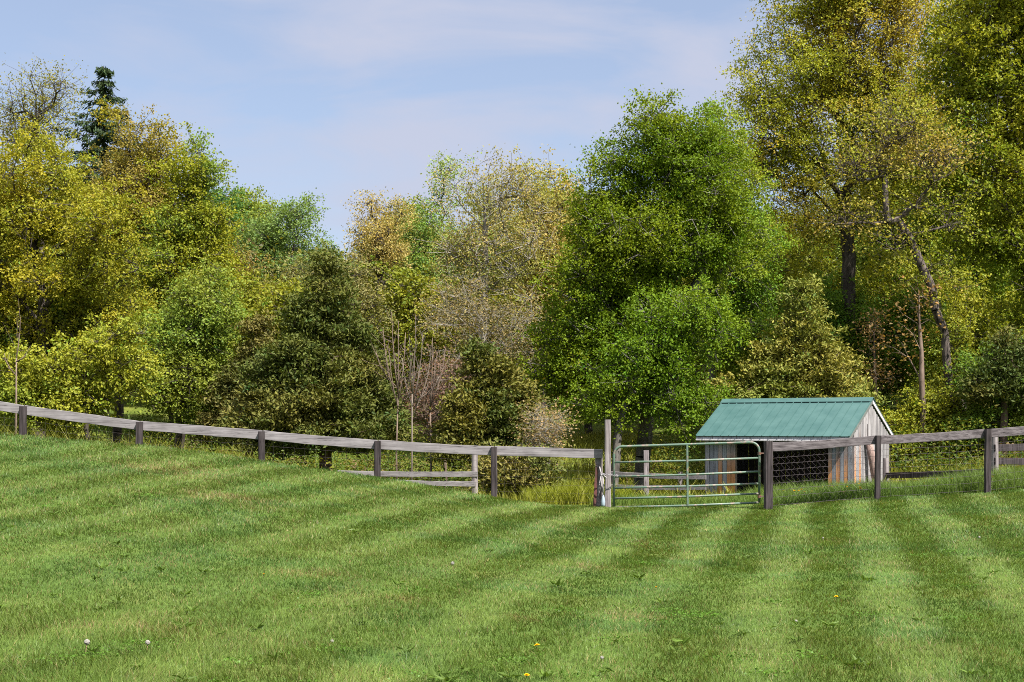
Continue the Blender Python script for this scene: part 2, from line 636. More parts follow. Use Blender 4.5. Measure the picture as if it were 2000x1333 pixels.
# ------------------------------------------------------------------ tree machinery
def frusta(P0, P1, R0, R1, k):
    n = len(P0)
    d = P1 - P0
    ln = np.linalg.norm(d, axis=1, keepdims=True)
    d = d / np.maximum(ln, 1e-6)
    ref = np.where(np.abs(d[:, 2:3]) > .9, np.array([[1., .1, 0]]), np.array([[.05, .1, 1.]]))
    a = np.cross(d, ref)
    a /= np.linalg.norm(a, axis=1, keepdims=True)
    b = np.cross(d, a)
    th = np.arange(k) * 2 * np.pi / k
    ring = a[:, None, :] * np.cos(th)[None, :, None] + b[:, None, :] * np.sin(th)[None, :, None]
    v = np.concatenate([P0[:, None] + ring * R0[:, None, None], P1[:, None] + ring * R1[:, None, None]], 1)
    j = np.arange(k)
    q = np.stack([j, (j + 1) % k, (j + 1) % k + k, j + k], 1)
    loops = (np.arange(n)[:, None, None] * 2 * k + q[None]).ravel()
    return v.reshape(-1, 3), np.full(n * k, 4), loops, np.ones((n * 2 * k, 3))


def segs_mesh(name, P0, P1, R0, R1, mat):
    parts = []
    for lo, hi, k in ((.05, 99, 9), (.018, .05, 5), (0, .018, 3)):
        s = (R0 >= lo) & (R0 < hi)
        if s.any():
            parts.append(frusta(P0[s], P1[s], R0[s], R1[s], k))
    V, Cn, L, K = merge(parts)
    return np_mesh(name, V, Cn, L, mat, None, True)


def skeleton(r, trunk, pts, base_r, tip_r=.006, expo=.5, step=.6, wob=.08, up=.06, twigs=4, twig_len=.45, asc=.35):
    """trunk: list of points; pts: crown points that the limbs must reach."""
    tr = np.array(trunk, float)
    nodes, par = [tr[0]], [-1]
    for i in range(len(tr) - 1):
        m = max(1, int(np.linalg.norm(tr[i + 1] - tr[i]) / step))
        for q in range(1, m + 1):
            jj = r.normal(0, wob * .35, 3) * (q < m)
            jj[2] = 0
            nodes.append(tr[i] + (tr[i + 1] - tr[i]) * q / m + jj)
            par.append(len(nodes) - 2)
    nt = len(nodes)
    cap = 60000
    N = np.zeros((cap, 3))
    N[:nt] = nodes
    PL = np.zeros(cap)
    DIR = np.zeros((cap, 3))
    for i in range(1, nt):
        PL[i] = 0.0
        DIR[i] = N[i] - N[par[i]]
        DIR[i] /= np.linalg.norm(DIR[i]) + 1e-9
    DIR[0] = DIR[1]
    n = nt
    zmin = tr[0][2] + .28 * (tr[-1][2] - tr[0][2])
    ok = N[:nt, 2] >= zmin
    dist = np.min(np.linalg.norm(pts[:, None] - N[None, :nt][:, ok], axis=2), axis=1)
    ends = []
    for i in np.argsort(dist):
        p = pts[i]
        d = p - N[:n]
        L = np.linalg.norm(d, axis=1)
        cs = np.sum(d * DIR[:n], axis=1) / (L + 1e-6)
        cost = L * (1.35 - .45 * cs) + .22 * PL[:n] + np.maximum(0, N[:n, 2] - p[2] - .2) * .7 + asc * np.maximum(0, np.hypot(d[:, 0], d[:, 1]) - d[:, 2])
        cost[:nt][~ok] = 1e9
        j = int(np.argmin(cost))
        m = max(1, int(L[j] / step))
        a = N[j].copy()
        side = r.normal(0, wob, 3)
        prev = j
        for q in range(1, m + 1):
            t = q / m
            x = a + (p - a) * t + (side * L[j] * .6 + np.array([0, 0, -up * L[j]])) * (4 * t * (1 - t)) * .5 + r.normal(0, wob * .3, 3) * (q < m)
            N[n] = x
            par.append(prev)
            DIR[n] = (x - N[prev]) / (np.linalg.norm(x - N[prev]) + 1e-6)
            PL[n] = PL[prev] + np.linalg.norm(x - N[prev])
            prev = n
            n += 1
        ends.append(n - 1)
    N = N[:n]
    par = np.array(par)
    cnt = np.zeros(n)
    cnt[ends] += 1
    for i in range(n - 1, 0, -1):
        cnt[par[i]] += cnt[i]
    R = tip_r * np.maximum(cnt, 1) ** expo
    # trunk: blend to the wanted base radius
    k = base_r / max(R[0], 1e-6)
    hgt = np.clip((N[:, 2] - tr[0][2]) / max(1e-3, tr[-1][2] - tr[0][2]), 0, 1)
    R = R * (k if k < 1 else (1 + (k - 1) * np.clip(cnt / cnt[0], 0, 1)))
    R[0] *= 1.35
    idx = np.arange(1, n)
    P0, P1 = N[par[idx]], N[idx]
    R1 = R[idx]
    R0 = np.minimum(R[par[idx]], R1 * 1.35 + .002)
    R0[par[idx] == 0] = R[0]
    ends = np.array(ends)
    if twigs:
        T = np.repeat(ends, twigs)
        tv = r.normal(0, 1, (len(T), 3))
        tv[:, 2] = tv[:, 2] * .6 + .25
        tv = tv / np.linalg.norm(tv, axis=1, keepdims=True) * (twig_len * (.4 + .8 * r.random((len(T), 1))))
        P0 = np.concatenate([P0, N[T]])
        P1 = np.concatenate([P1, N[T] + tv])
        R0 = np.concatenate([R0, np.full(len(T), tip_r * .8)])
        R1 = np.concatenate([R1, np.full(len(T), tip_r * .35)])
        tips = N[T] + tv
    else:
        tips = N[ends]
    return P0, P1, R0, R1, tips


def leaf_quads(r, C, L, W, col, upbias=.6, dirs=None, fold=.18, flat=0.0):
    """one folded rhombic leaf per centre"""
    n = len(C)
    if dirs is None:
        dv = r.normal(0, 1, (n, 3))
        dv[:, 2] *= .6
        dv[:, 2] -= .15
    else:
        dv = dirs + r.normal(0, .35, (n, 3))
    dv /= np.linalg.norm(dv, axis=1, keepdims=True) + 1e-9
    nv = r.normal(0, 1, (n, 3))
    nv[:, 2] += upbias * 1.8
    nv -= np.sum(nv * dv, 1, keepdims=True) * dv
    nv /= np.linalg.norm(nv, axis=1, keepdims=True) + 1e-9
    s = np.cross(dv, nv)
    sc = (.65 + .7 * r.random((n, 1)))
    L = L * sc
    W = W * sc
    v = np.zeros((n, 4, 3))
    v[:, 0] = C - dv * L * .5
    v[:, 1] = C + s * W * .5 + nv * W * fold - dv * L * .08
    v[:, 2] = C + dv * L * .5
    v[:, 3] = C - s * W * .5 + nv * W * fold - dv * L * .08
    loops = np.arange(n * 4)
    return v.reshape(-1, 3), np.full(n, 4), loops, np.repeat(col, 4, 0)


def lobe_points(r, lobes, n, shell=.42, clump=0.0):
    """lobes: (cx, cy, cz, rx, ry, rz) ellipsoids in metres"""
    lb = np.array(lobes, float)
    vol = lb[:, 3] * lb[:, 4] * lb[:, 5]
    pick = r.choice(len(lb), n * 3, p=vol / vol.sum())
    d = r.normal(0, 1, (n * 3, 3))
    d /= np.linalg.norm(d, axis=1, keepdims=True)
    rad = r.random((n * 3, 1)) ** shell
    p = lb[pick, :3] + d * rad * lb[pick, 3:] * r.uniform(.82, 1.2, (n * 3, 1))
    # most points sit along upswept boughs that run from the middle of the crown to its outline
    if clump:
        nb = max(6, int(n * .70 / 6))
        e = lb[pick[:nb], :3] + d[:nb] * r.uniform(.8, 1.12, (nb, 1)) * lb[pick[:nb], 3:]
        w = vol / vol.sum()
        zlo = float(np.min(lb[:, 2] - lb[:, 5]))
        st = np.stack([np.full(nb, (lb[:, 0] * w).sum()), np.full(nb, (lb[:, 1] * w).sum()), zlo + (e[:, 2] - zlo) * .42], 1)
        # a bough of a side mass starts inside that mass
        own = lb[pick[:nb], :3] - np.array([0, 0, .5]) * lb[pick[:nb], 5:6]
        st = st * .35 + own * .65
        bl = []
        for t in (.35, .55, .72, .86, .96, 1.04):
            q = st + (e - st) * t
            q[:, 2] += np.linalg.norm(e - st, axis=1) * .16 * math.sin(math.pi * min(1, t))
            bl.append(q + r.normal(0, .13, q.shape))
        bl = np.stack(bl, 1).reshape(-1, 3)
        p = np.concatenate([bl, p[:max(0, int(n * .36))]])
        p = p[r.permutation(len(p))]
    P = np.zeros((n, 3))
    k = 0
    dmin = (vol.sum() * 4.2 / n) ** (1 / 3) * (.18 if clump else .55)
    for q in p:
        if k and np.min(np.sum((P[:k] - q) ** 2, 1)) < dmin * dmin:
            continue
        P[k] = q
        k += 1
        if k == n:
            break
    return P[:k]


def lobes_px(Y, spec):
    """(px, py, half-width px, half-height px, depth offset m) -> ellipsoids standing at depth Y"""
    out = []
    for px, py, hw, hh, *dy in spec:
        y = Y + (dy[0] if dy else 0)
        s = y / F
        out.append((wx(px, y), y, wz(py, y), hw * s, min(hw, hh) * s * .85 + .25, hh * s))
    return out


def colors(r, n, base, var=.25, hue=.12, clump=None):
    c = np.array(base)[None] * np.ones((n, 1))
    t = r.normal(0, hue, (n, 1)) + (clump[:, None] if clump is not None else 0)
    c = c * np.concatenate([1 + t * 1.1, 1 + t * .35, 1 - t * .3], 1)
    return np.clip(c * (1 + r.uniform(-var, var, (n, 1))), .003, .9)


def broadleaf(name, label, Y, spec, base_px, trunk_px=None, n=260, leaves=60, leaf=.10, spread=.30, color=(.12, .14, .02), color2=None,
              bark=None, base_r=.16, seed=1, twigs=4, upbias=.45, shell=.42, cat="tree", group=None, second=0.0, tip_r=.0105, wob=.10, aspect=.72, clump=.55):
    """tree > trunk, crown.  base_px = column of the foot; trunk_px = further (column, row) points."""
    r = np.random.default_rng(seed)
    leaf, spread = leaf * .72, spread * 1.08
    bx = wx(base_px, Y)
    bz = gz(bx, Y) - .05
    lob = [(a, b, c, max(d * .6, d - .30), max(e * .6, e - .2), max(f * .6, f - .30)) for a, b, c, d, e, f in lobes_px(Y, spec)]
    for a, b, c, d, e, f in list(lob):          # ragged outline: smaller boughs pushing out of the main masses
        for q in range(4):
            dv = r.normal(0, 1, 3) * np.array([1, .7, .9])
            dv /= np.linalg.norm(dv)
            k_ = r.uniform(.28, .5)
            lob.append((a + dv[0] * d * .95, b + dv[1] * e * .95, c + dv[2] * f * .95, d * k_, e * k_, f * k_ * .85))
    top = max(lob, key=lambda q: q[2] + q[5] * .4)
    if trunk_px:
        tr = [(bx, Y, bz)] + [(wx(a, Y), Y, wz(b, Y)) for a, b in trunk_px]
    else:
        cx = sum(q[0] * q[3] for q in lob) / sum(q[3] for q in lob)
        tz = top[2]
        tr = [(bx, Y, bz), (bx + (cx - bx) * .3, Y, bz + (tz - bz) * .3), (top[0] * .3 + cx * .7, Y, bz + (tz - bz) * .55)]
    n, leaves, color = int(n * 1.6), int(leaves * 2.1), tuple(q * 1.95 for q in color)
    color2 = tuple(q * 1.95 for q in color2) if color2 else None
    pts = lobe_points(r, lob, n, shell, clump)
    pts = pts[pts[:, 2] > bz + .3]
    P0, P1, R0, R1, tips = skeleton(r, tr, pts, base_r, tip_r=tip_r, twigs=twigs, twig_len=spread * 2.0, wob=wob)
    org = np.array([bx, Y, bz])
    root = empty(name, org, label, cat, group)
    link("trunk", segs_mesh("trunk", P0 - org, P1 - org, R0, R1, bark or M_BARK), root)
    # leaf clusters sit round the twig tips
    k = max(1, int(leaves / max(1, twigs)))
    T = np.repeat(np.arange(len(tips)), k)
    off = r.normal(0, 1, (len(T), 3)) * np.array([1, 1, .8]) * spread * (.18 + .36 * r.random((len(T), 1)))
    C = tips[T] + off - org
    cl = r.normal(0, .12, len(tips))[T]
    base = np.array(color)[None]
    if color2 is not None:
        w = np.clip((vnoise(tips[:, 0] + tips[:, 1], tips[:, 2], 1.4, seed % 7) - .5) * 2.2 + .5 + r.normal(0, .2, len(tips)), 0, 1)[T][:, None]
        base = np.array(color)[None] * (1 - w) + np.array(color2)[None] * w
    cc = colors(r, len(T), (1, 1, 1), .32, .10, clump=cl) * base
    dv = off / (np.linalg.norm(off, axis=1, keepdims=True) + 1e-6) + r.normal(0, .45, off.shape)
    dv[:, 2] -= .2
    v, cn, lp, kc = leaf_quads(r, C, leaf, leaf * aspect, cc, upbias, dirs=dv)
    link("crown", np_mesh("crown", v, cn, lp, M_LEAF, kc), root)
    return root


def cone_points(r, Y, apex_px, apex_py, base_py, half):
    """tips of upswept limbs round a ragged cone"""
    S = Y / F
    zt, zb = wz(apex_py, Y), wz(base_py, Y)
    H, R, x0 = zt - zb, half * S, wx(apex_px, Y)
    out = [(x0, Y, zt - .05), (x0, Y, zt - .3)]
    z = zt - .35
    while z > zb:
        f = (zt - z) / H
        nb = int(5 + 7 * f)
        a0 = r.uniform(0, 6.28)
        for b in range(nb):
            a = a0 + b * 6.283 / nb + r.normal(0, .25)
            L = (R * f ** .9 + .08) * r.uniform(.5, 1.22)
            for t in ((.95,) if L < .5 else (.6, 1.0) if L < 1.2 else (.45, .75, 1.0)):
                out.append((x0 + math.cos(a) * L * t, Y + math.sin(a) * L * t * .9, z + .22 * L * t + r.normal(0, .05)))
        z -= r.uniform(.32, .52)
    return np.array(out)


def cedar(name, label, Y, spec, base_px, n=260, sprays=70, size=.12, color=(.05, .058, .016), seed=1, group=None, spread=.21, top_px=None, base_r=.14, cat="tree", color2=None, cones=None):
    r = np.random.default_rng(seed)
    bx = wx(base_px, Y)
    bz = gz(bx, Y) - .05
    org = np.array([bx, Y, bz])
    lob = lobes_px(Y, spec)
    top = max(lob, key=lambda q: q[2] + q[5])
    tr = [(bx, Y, bz), (bx * .6 + top[0] * .4, Y, bz + .4 * (top[2] - bz)), (top[0], Y, top[2] + top[5] * .5)]
    n, color = int(n * 1.6), tuple(q * 1.5 for q in color)
    color2 = tuple(q * 1.5 for q in color2) if color2 else None
    pts = lobe_points(r, lob, n, .4, .4)
    if cones:
        pts = np.concatenate([cone_points(r, Y + r.uniform(-.6, .6) * (i > 0), *c) for i, c in enumerate(cones)])
        tr = [(bx, Y, bz), (wx(cones[0][0], Y) * .5 + bx * .5, Y, bz + 1), (wx(cones[0][0], Y), Y, wz(cones[0][1], Y) - .2)]
    pts = pts[pts[:, 2] > bz + .1]
    P0, P1, R0, R1, tips = skeleton(r, tr, pts, base_r, twigs=5, twig_len=spread * 1.5, up=-.1, asc=0.0)
    root = empty(name, org, label, cat, group)
    link("trunk", segs_mesh("trunk", P0 - org, P1 - org, R0, R1, M_CEDARBARK), root)
    k = max(1, int(sprays * 1.7) // 5)
    T = np.repeat(np.arange(len(tips)), k)
    ax = np.array([tr[1][0], Y])
    outv = np.zeros((len(tips), 3))
    outv[:, :2] = tips[:, :2] - ax
    outv /= np.linalg.norm(outv, axis=1, keepdims=True) + .3
    outv[:, 2] = .45
    C = tips[T] + r.normal(0, 1, (len(T), 3)) * np.array([1, 1, .55]) * spread * .6 - org
    base = np.array(color)[None]
    if color2 is not None:
        w = np.clip((vnoise(tips[:, 0] + tips[:, 1], tips[:, 2], 1.1, seed % 7) - .5) * 2.4 + .4 + r.normal(0, .25, len(tips)), 0, 1)[T][:, None]
        base = np.array(color)[None] * (1 - w) + np.array(color2)[None] * w
    cc = colors(r, len(T), (1, 1, 1), .3, .12, r.normal(0, .12, len(tips))[T]) * base
    v, cn, lp, kc = leaf_quads(r, C, size, size * .42, cc, .7, dirs=outv[T] * .6 + r.normal(0, .4, (len(T), 3)), fold=.1)
    link("crown", np_mesh("crown", v, cn, lp, M_NEEDLE, kc), root)
    return root


def spruce(name, label, Y, tip_px, tip_py, foot_py, half_px, seed=3):
    r = np.random.default_rng(seed)
    x0 = wx(tip_px, Y)
    z1 = wz(tip_py, Y)
    bz = gz(x0, Y)
    org = np.array([x0, Y, bz])
    H = z1 - wz(foot_py, Y)
    Wm = half_px * Y / F
    P0, P1, R0, R1, C, D = [], [], [], [], [], []
    tz = np.linspace(0, z1 - bz, 16)
    for i in range(15):
        P0.append((0, 0, tz[i]))
        P1.append((0, 0, tz[i + 1]))
        R0.append(.22 * (1 - i / 15.5))
        R1.append(.22 * (1 - (i + 1) / 15.5))
    z = z1 - bz - .25
    lvl = 0
    while z > z1 - bz - H * 1.6:
        f = min(1.25, (z1 - bz - z) / H)
        nb = 6 + int(4 * f)
        for b in range(nb):
            a = b * 2 * math.pi / nb + lvl * 1.1 + r.normal(0, .2)
            Lb = Wm * (f ** 1.0) * r.uniform(.45, 1.3) + .15
            dz = z + r.normal(0, .1)
            prev = np.array([0, 0, dz])
            m = 5
            for q in range(1, m + 1):
                t = q / m
                p = np.array([math.cos(a) * Lb * t, math.sin(a) * Lb * t, dz - Lb * .38 * t + Lb * .26 * t * t])
                P0.append(prev)
                P1.append(p)
                R0.append(.03 * (1 - .8 * (t - .2)))
                R1.append(.03 * (1 - .8 * t))
                for s in range(int(12 + 16 * f)):
                    c = prev + (p - prev) * r.random() + np.array([r.normal(0, .09), r.normal(0, .09), -abs(r.normal(0, .13))])
                    C.append(c)
                    D.append((math.cos(a) * .5, math.sin(a) * .5, -.45))
                prev = p
        z -= .5 + .12 * r.random()
        lvl += 1
    root = empty(name, org, label, "tree")
    A = lambda q: np.array(q, float)
    link("trunk", segs_mesh("trunk", A(P0), A(P1), A(R0), A(R1), M_BARK), root)
    C, D = A(C), A(D)
    cc = colors(r, len(C), (.036, .060, .022), .3, .1)
    v, cn, lp, kc = leaf_quads(r, C, .24, .06, cc, .4, dirs=D, fold=.1)
    link("crown", np_mesh("crown", v, cn, lp, M_NEEDLE, kc), root)
    return root


def bare_tree(name, label, Y, base_px, trunk_px, spec, n=50, base_r=.05, bark=None, seed=1, twigs=5, group=None, leaves=0, leaf=.06, color=(.3, .2, .1), cat="tree", spread=.4, tip_r=.0045):
    r = np.random.default_rng(seed)
    bx = wx(base_px, Y)
    bz = gz(bx, Y) - .05
    org = np.array([bx, Y, bz])
    tr = [(bx, Y, bz)] + [(wx(a, Y), Y, wz(b, Y)) for a, b in trunk_px]
    pts = lobe_points(r, lobes_px(Y, spec), n, .6)
    pts = pts[pts[:, 2] > bz + .4]
    P0, P1, R0, R1, tips = skeleton(r, tr, pts, base_r, tip_r=tip_r, twigs=twigs, twig_len=spread, up=.2)
    root = empty(name, org, label, cat, group)
    link("trunk", segs_mesh("trunk", P0 - org, P1 - org, R0, R1, bark or M_TANBARK), root)
    if leaves:
        T = np.repeat(np.arange(len(tips)), leaves)
        C = tips[T] + r.normal(0, .14, (len(T), 3)) - org
        v, cn, lp, kc = leaf_quads(r, C, leaf, leaf * .7, colors(r, len(T), color), .5)
        link("crown", np_mesh("crown", v, cn, lp, M_LEAF, kc), root)
    return root


def whip_sapling(name, label, Y, base_px, fork_py, tips, base_r, bark, seed):
    """leafless young tree: one stem, then straight ascending limbs with short side twigs"""
    r = np.random.default_rng(seed)
    bx = wx(base_px, Y)
    org = Vector((bx, Y, gz(bx, Y) - .05))
    root = empty(name, org, label, "tree")
    fork = Vector((wx(base_px + 2, Y), Y, wz(fork_py, Y)))
    m = MB()
    mid = org.lerp(fork, .5) + Vector((r.normal(0, .03), 0, 0))
    m.tube([org - org, mid - org, fork - org], [base_r, base_r * .78, base_r * .55], 8)
    for k, (px, py) in enumerate(tips):
        y = Y + r.normal(0, .35)
        tip = Vector((wx(px, y), y, wz(py, y)))
        st = org.lerp(fork, r.uniform(.8, 1.0)) if k else fork
        L = (tip - st).length
        out = Vector((tip.x - st.x, tip.y - st.y, 0)) * .18
        p = [st, st.lerp(tip, .33) + out, st.lerp(tip, .66) + out, tip]
        kk = 1.0 if k == 2 else .75
        rr = [base_r * .72 * kk, base_r * .6 * kk, base_r * .42 * kk, .006]
        m.tube([q - org for q in p], rr, 6)
        for q in range(int(7 * L)):
            t = r.uniform(.15, .95)
            a = p[0].lerp(p[1], t * 3) if t < .33 else p[1].lerp(p[2], (t - .33) * 3) if t < .66 else p[2].lerp(p[3], min(1, (t - .66) * 3))
            d = (tip - st).normalized() + Vector(r.normal(0, .55, 3))
            ln = r.uniform(.15, .55) * (1.1 - t * .6)
            e = a + d * ln
            m.tube([a - org, a.lerp(e, .5) - org + Vector((0, 0, -.01)), e - org], [.007, .005, .003], 4, False)
    m.build("trunk", bark, root, True)
    return root


def copy_tree(o, parent=None):
    c = o.copy()
    COL.objects.link(c)
    c.parent = parent
    for ch in list(o.children):
        copy_tree(ch, c)
    return c


def place_copy(src, px, Y, s, label, group, rz=0.0, sz=None, dz=0.0):
    c = copy_tree(src)
    X = wx(px, Y)
    c.location = (X, Y, gz(X, Y) - .05 + dz)
    c.rotation_euler = (0, 0, rz)
    c.scale = (s, s, sz or s)
    c["label"] = label
    if group:
        c["group"] = group
    elif "group" in c:
        del c["group"]
    return c


#TREES#
YEL = (.170, .148, .012)
YEL2 = (.140, .140, .013)
GRN = (.076, .116, .006)
GRN2 = (.116, .146, .008)
MID = (.095, .135, .020)
TAN = (.235, .185, .060)
BRZ = (.235, .185, .028)

exec_trees = True


def trees():
    WOODS = "trees standing in the woods beyond the paddock"
    # --- left mass
    L1 = broadleaf("broadleaf_tree", "tall yellow-green tree with dark leaning limbs at the left edge of the woods", 43,
                   [(40, 380, 150, 150), (150, 470, 130, 160, -1), (-60, 480, 130, 200), (60, 620, 150, 130, 1), (215, 600, 90, 120, 0)], 70,
                   [(85, 640), (75, 520), (40, 400)], n=420, leaves=64, leaf=.115, color=YEL, color2=YEL2, seed=21, base_r=.2)
    broadleaf("broadleaf_tree", "thin-leaved tree with a see-through bronze crown above the left tree mass", 52,
              [(75, 190, 70, 75), (60, 260, 70, 60)], 80, [(80, 500), (68, 280), (70, 230)], n=90, leaves=22, leaf=.10, spread=.42, color=(.15, .14, .03), seed=22, base_r=.13)
    spruce("spruce_tree", "dark pointed spruce rising above the yellow-green trees", 60, 203, 128, 270, 84)
    broadleaf("broadleaf_tree", "bronze-topped yellow tree standing right of the dark spruce", 49,
              [(270, 330, 75, 120), (230, 430, 80, 110), (300, 480, 80, 130)], 225, [(240, 600), (262, 440)], n=260, leaves=46, leaf=.115, color=YEL, color2=(.17, .135, .035), seed=24)
    broadleaf("broadleaf_tree", "yellow-green tree with ragged top at the right end of the left tree mass", 46,
              [(365, 370, 65, 110), (395, 310, 38, 55), (350, 520, 95, 130), (410, 480, 50, 90)], 350, [(355, 650), (360, 480)], n=270, leaves=50, leaf=.115, color=(.145, .15, .012), color2=MID, seed=25)
    broadleaf("broadleaf_tree", "dark green rounded tree peeping out behind the yellow-green trees", 58,
              [(420, 430, 50, 80), (380, 480, 60, 100)], 410, n=110, leaves=60, leaf=.12, color=(.05, .105, .022), seed=26)
    L7 = broadleaf("maple_sapling", "low bright yellow maple sapling just behind the left fence", 38,
                   [(110, 735, 45, 45), (215, 680, 38, 55), (255, 735, 48, 60), (165, 770, 60, 50), (60, 790, 60, 45), (15, 735, 36, 45), (140, 690, 24, 40), (270, 650, 20, 30), (90, 800, 90, 40)], 170, [(165, 800), (170, 700)], n=170, leaves=56, leaf=.125, spread=.28,
                   color=(.145, .150, .016), color2=(.105, .128, .016), seed=27, base_r=.07)
    L8 = broadleaf("broadleaf_tree", "slender mid-green tree between the yellow maple and the dark cedar", 41,
                   [(360, 640, 75, 90), (370, 760, 75, 90), (310, 720, 60, 100), (420, 600, 60, 90)], 350, [(350, 760), (355, 620)], n=260, leaves=56, leaf=.11, color=MID, color2=(.12, .14, .02), seed=28, base_r=.09)
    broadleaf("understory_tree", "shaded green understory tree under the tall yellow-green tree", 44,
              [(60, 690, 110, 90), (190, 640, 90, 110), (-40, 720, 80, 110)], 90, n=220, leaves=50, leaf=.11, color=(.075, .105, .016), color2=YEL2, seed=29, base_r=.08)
    # --- middle distance
    broadleaf("broadleaf_tree", "pale green round tree in the dip of the skyline", 74,
              [(550, 470, 75, 70), (590, 520, 70, 80), (500, 520, 60, 80)], 555, n=170, leaves=56, leaf=.15, spread=.4, color=(.115, .165, .045), seed=31)
    broadleaf("broadleaf_tree", "rust-red leafing tree in front of the pale green round tree", 62,
              [(478, 520, 38, 70), (455, 570, 40, 70), (500, 590, 40, 60)], 478, n=90, leaves=34, leaf=.11, spread=.34, color=(.20, .115, .03), color2=(.13, .13, .025), seed=32, base_r=.08)
    broadleaf("broadleaf_tree", "olive yellow tree behind the tip of the large dark cedar", 56,
              [(590, 570, 80, 70), (690, 580, 70, 80), (650, 540, 60, 50), (500, 660, 60, 80)], 620, n=170, leaves=36, leaf=.12, spread=.36, color=(.115, .112, .034), color2=(.165, .14, .06), seed=33)
    broadleaf("oak_tree", "dark-trunked bronze tree standing alone in the skyline gap", 62,
              [(725, 430, 48, 45), (775, 410, 32, 45), (745, 480, 65, 60), (700, 500, 40, 60)], 740, [(742, 560), (746, 470), (765, 400)], n=120, leaves=38, leaf=.11, spread=.36, color=(.18, .145, .045), color2=TAN, seed=34, base_r=.2)
    broadleaf("broadleaf_tree", "light green tree with whitish spring clusters right of the bronze tree", 64,
              [(835, 470, 55, 80), (870, 360, 40, 55), (820, 560, 70, 80), (900, 520, 60, 100)], 840, n=220, leaves=48, leaf=.13, spread=.38, color=(.10, .15, .03), color2=(.15, .185, .055), seed=35)
    M6 = broadleaf("sycamore_tree", "tall pale-barked tree with a thin tan crown in the middle of the woods", 52,
                   [(950, 370, 60, 80), (1010, 400, 60, 90), (890, 430, 50, 80), (1060, 460, 50, 90), (960, 520, 100, 80), (900, 610, 80, 80), (1010, 620, 70, 80)], 945,
                   [(945, 600), (948, 450), (955, 330)], n=210, leaves=24, leaf=.11, spread=.42, color=TAN, color2=(.15, .15, .035), bark=M_GREYBARK, seed=36, base_r=.19, tip_r=.012)
    broadleaf("broadleaf_tree", "golden-green tree filling the gap left of the large bright green tree", 57,
              [(1075, 440, 60, 120), (1030, 520, 60, 100), (1090, 570, 60, 120), (1035, 380, 45, 60)], 1060, [(1060, 650), (1070, 480)], n=240, leaves=40, leaf=.125, spread=.36, color=(.16, .155, .02), color2=TAN, seed=37)
    broadleaf("broadleaf_tree", "yellowish tree behind the tall pale-barked tree", 66,
              [(930, 520, 90, 120), (1000, 600, 90, 120), (860, 620, 90, 120), (960, 380, 50, 60)], 930, n=220, leaves=40, leaf=.14, spread=.4, color=(.12, .14, .03), color2=(.17, .15, .035), seed=38)
    bare_tree("thicket_shrub", "grey twiggy thicket below the tall pale-barked tree", 46, 945, [(940, 760), (935, 640)],
              [(900, 620, 75, 90), (1000, 650, 65, 90), (950, 720, 110, 70)], n=230, base_r=.07, bark=M_GREYBARK, seed=39, twigs=7, leaves=5, leaf=.08, color=(.21, .17, .075), cat="shrub", tip_r=.007)
    bare_tree("thicket_shrub", "pinkish bare thicket between the two dark cedars", 41, 870, [(868, 820), (865, 760)],
              [(870, 770, 60, 70), (830, 800, 50, 60), (910, 760, 40, 70)], n=190, base_r=.05, bark=M_TANBARK, seed=40, twigs=8, leaves=3, leaf=.07, color=(.20, .12, .085), cat="shrub", tip_r=.006)
    whip_sapling("bare_sapling", "tan leafless sapling nearer the large dark cedar", 36, 776, 760,
                 [(735, 690), (748, 640), (765, 610), (778, 628), (792, 650), (806, 690), (760, 680)], .028, M_TANBARK, 41)
    whip_sapling("bare_sapling", "paler leafless sapling standing just right of its tan twin", 35, 803, 770,
                 [(800, 660), (812, 615), (826, 650), (842, 690), (858, 735), (786, 700)], .025, M_SAPBARK, 42)
    whip_sapling("bare_sapling", "thin bare sapling sprouting at the left end of the fence", 34, 30, 700,
                 [(40, 620), (8, 690), (52, 690)], .028, M_TANBARK, 43)
    whip_sapling("bare_sapling", "crooked bare sapling against the pinkish thicket", 37, 838, 790,
                 [(850, 700), (870, 680), (880, 740), (845, 660), (905, 730)], .034, M_TANBARK, 44)
    cedar("cedar_tree", "large broad dark olive cedar rising left of centre behind the fence", 38.5,
          [(642, 535, 16, 45), (640, 600, 40, 50), (600, 650, 50, 45), (670, 670, 50, 50), (580, 720, 75, 50), (660, 740, 80, 50), (700, 690, 30, 40), (540, 780, 80, 45), (640, 800, 110, 50), (560, 830, 130, 40), (720, 790, 40, 50)], 630,
          n=460, sprays=110, cones=[(642, 500, 880, 120), (585, 590, 895, 105), (702, 640, 895, 80), (532, 690, 890, 85), (650, 700, 905, 115)], seed=51, color=(.062, .074, .014), color2=(.10, .096, .02), base_r=.17)
    cedar("cedar_tree", "smaller dark cedar leaning on the left side of the large one", 40.5,
          [(505, 630, 18, 45), (495, 690, 42, 50), (470, 750, 50, 50), (500, 800, 60, 40), (460, 830, 60, 40)], 470, n=170, sprays=90, cones=[(502, 625, 870, 75), (455, 720, 870, 60)], seed=52, color=(.066, .07, .016), color2=(.11, .095, .024), base_r=.11)
    cedar("cedar_tree", "bushy dark cedar between the thicket and the bright green tree", 37,
          [(935, 730, 28, 55), (960, 790, 80, 70), (1000, 800, 55, 80), (930, 850, 60, 50), (1010, 870, 50, 40)], 965, n=230, sprays=100, cones=[(935, 672, 885, 52), (985, 700, 900, 75), (1022, 765, 905, 48), (900, 770, 900, 40)], seed=53, color=(.052, .066, .012), color2=(.10, .092, .017), base_r=.12)
    bare_tree("dead_shrub", "tan dead-looking shrub at the foot of the bright green tree", 35.5, 1070, [(1072, 880), (1065, 840)],
              [(1065, 830, 40, 45), (1050, 880, 35, 50)], n=70, base_r=.05, bark=M_GREYBARK, seed=54, twigs=8, leaves=4, leaf=.06, color=(.30, .22, .11), cat="shrub")
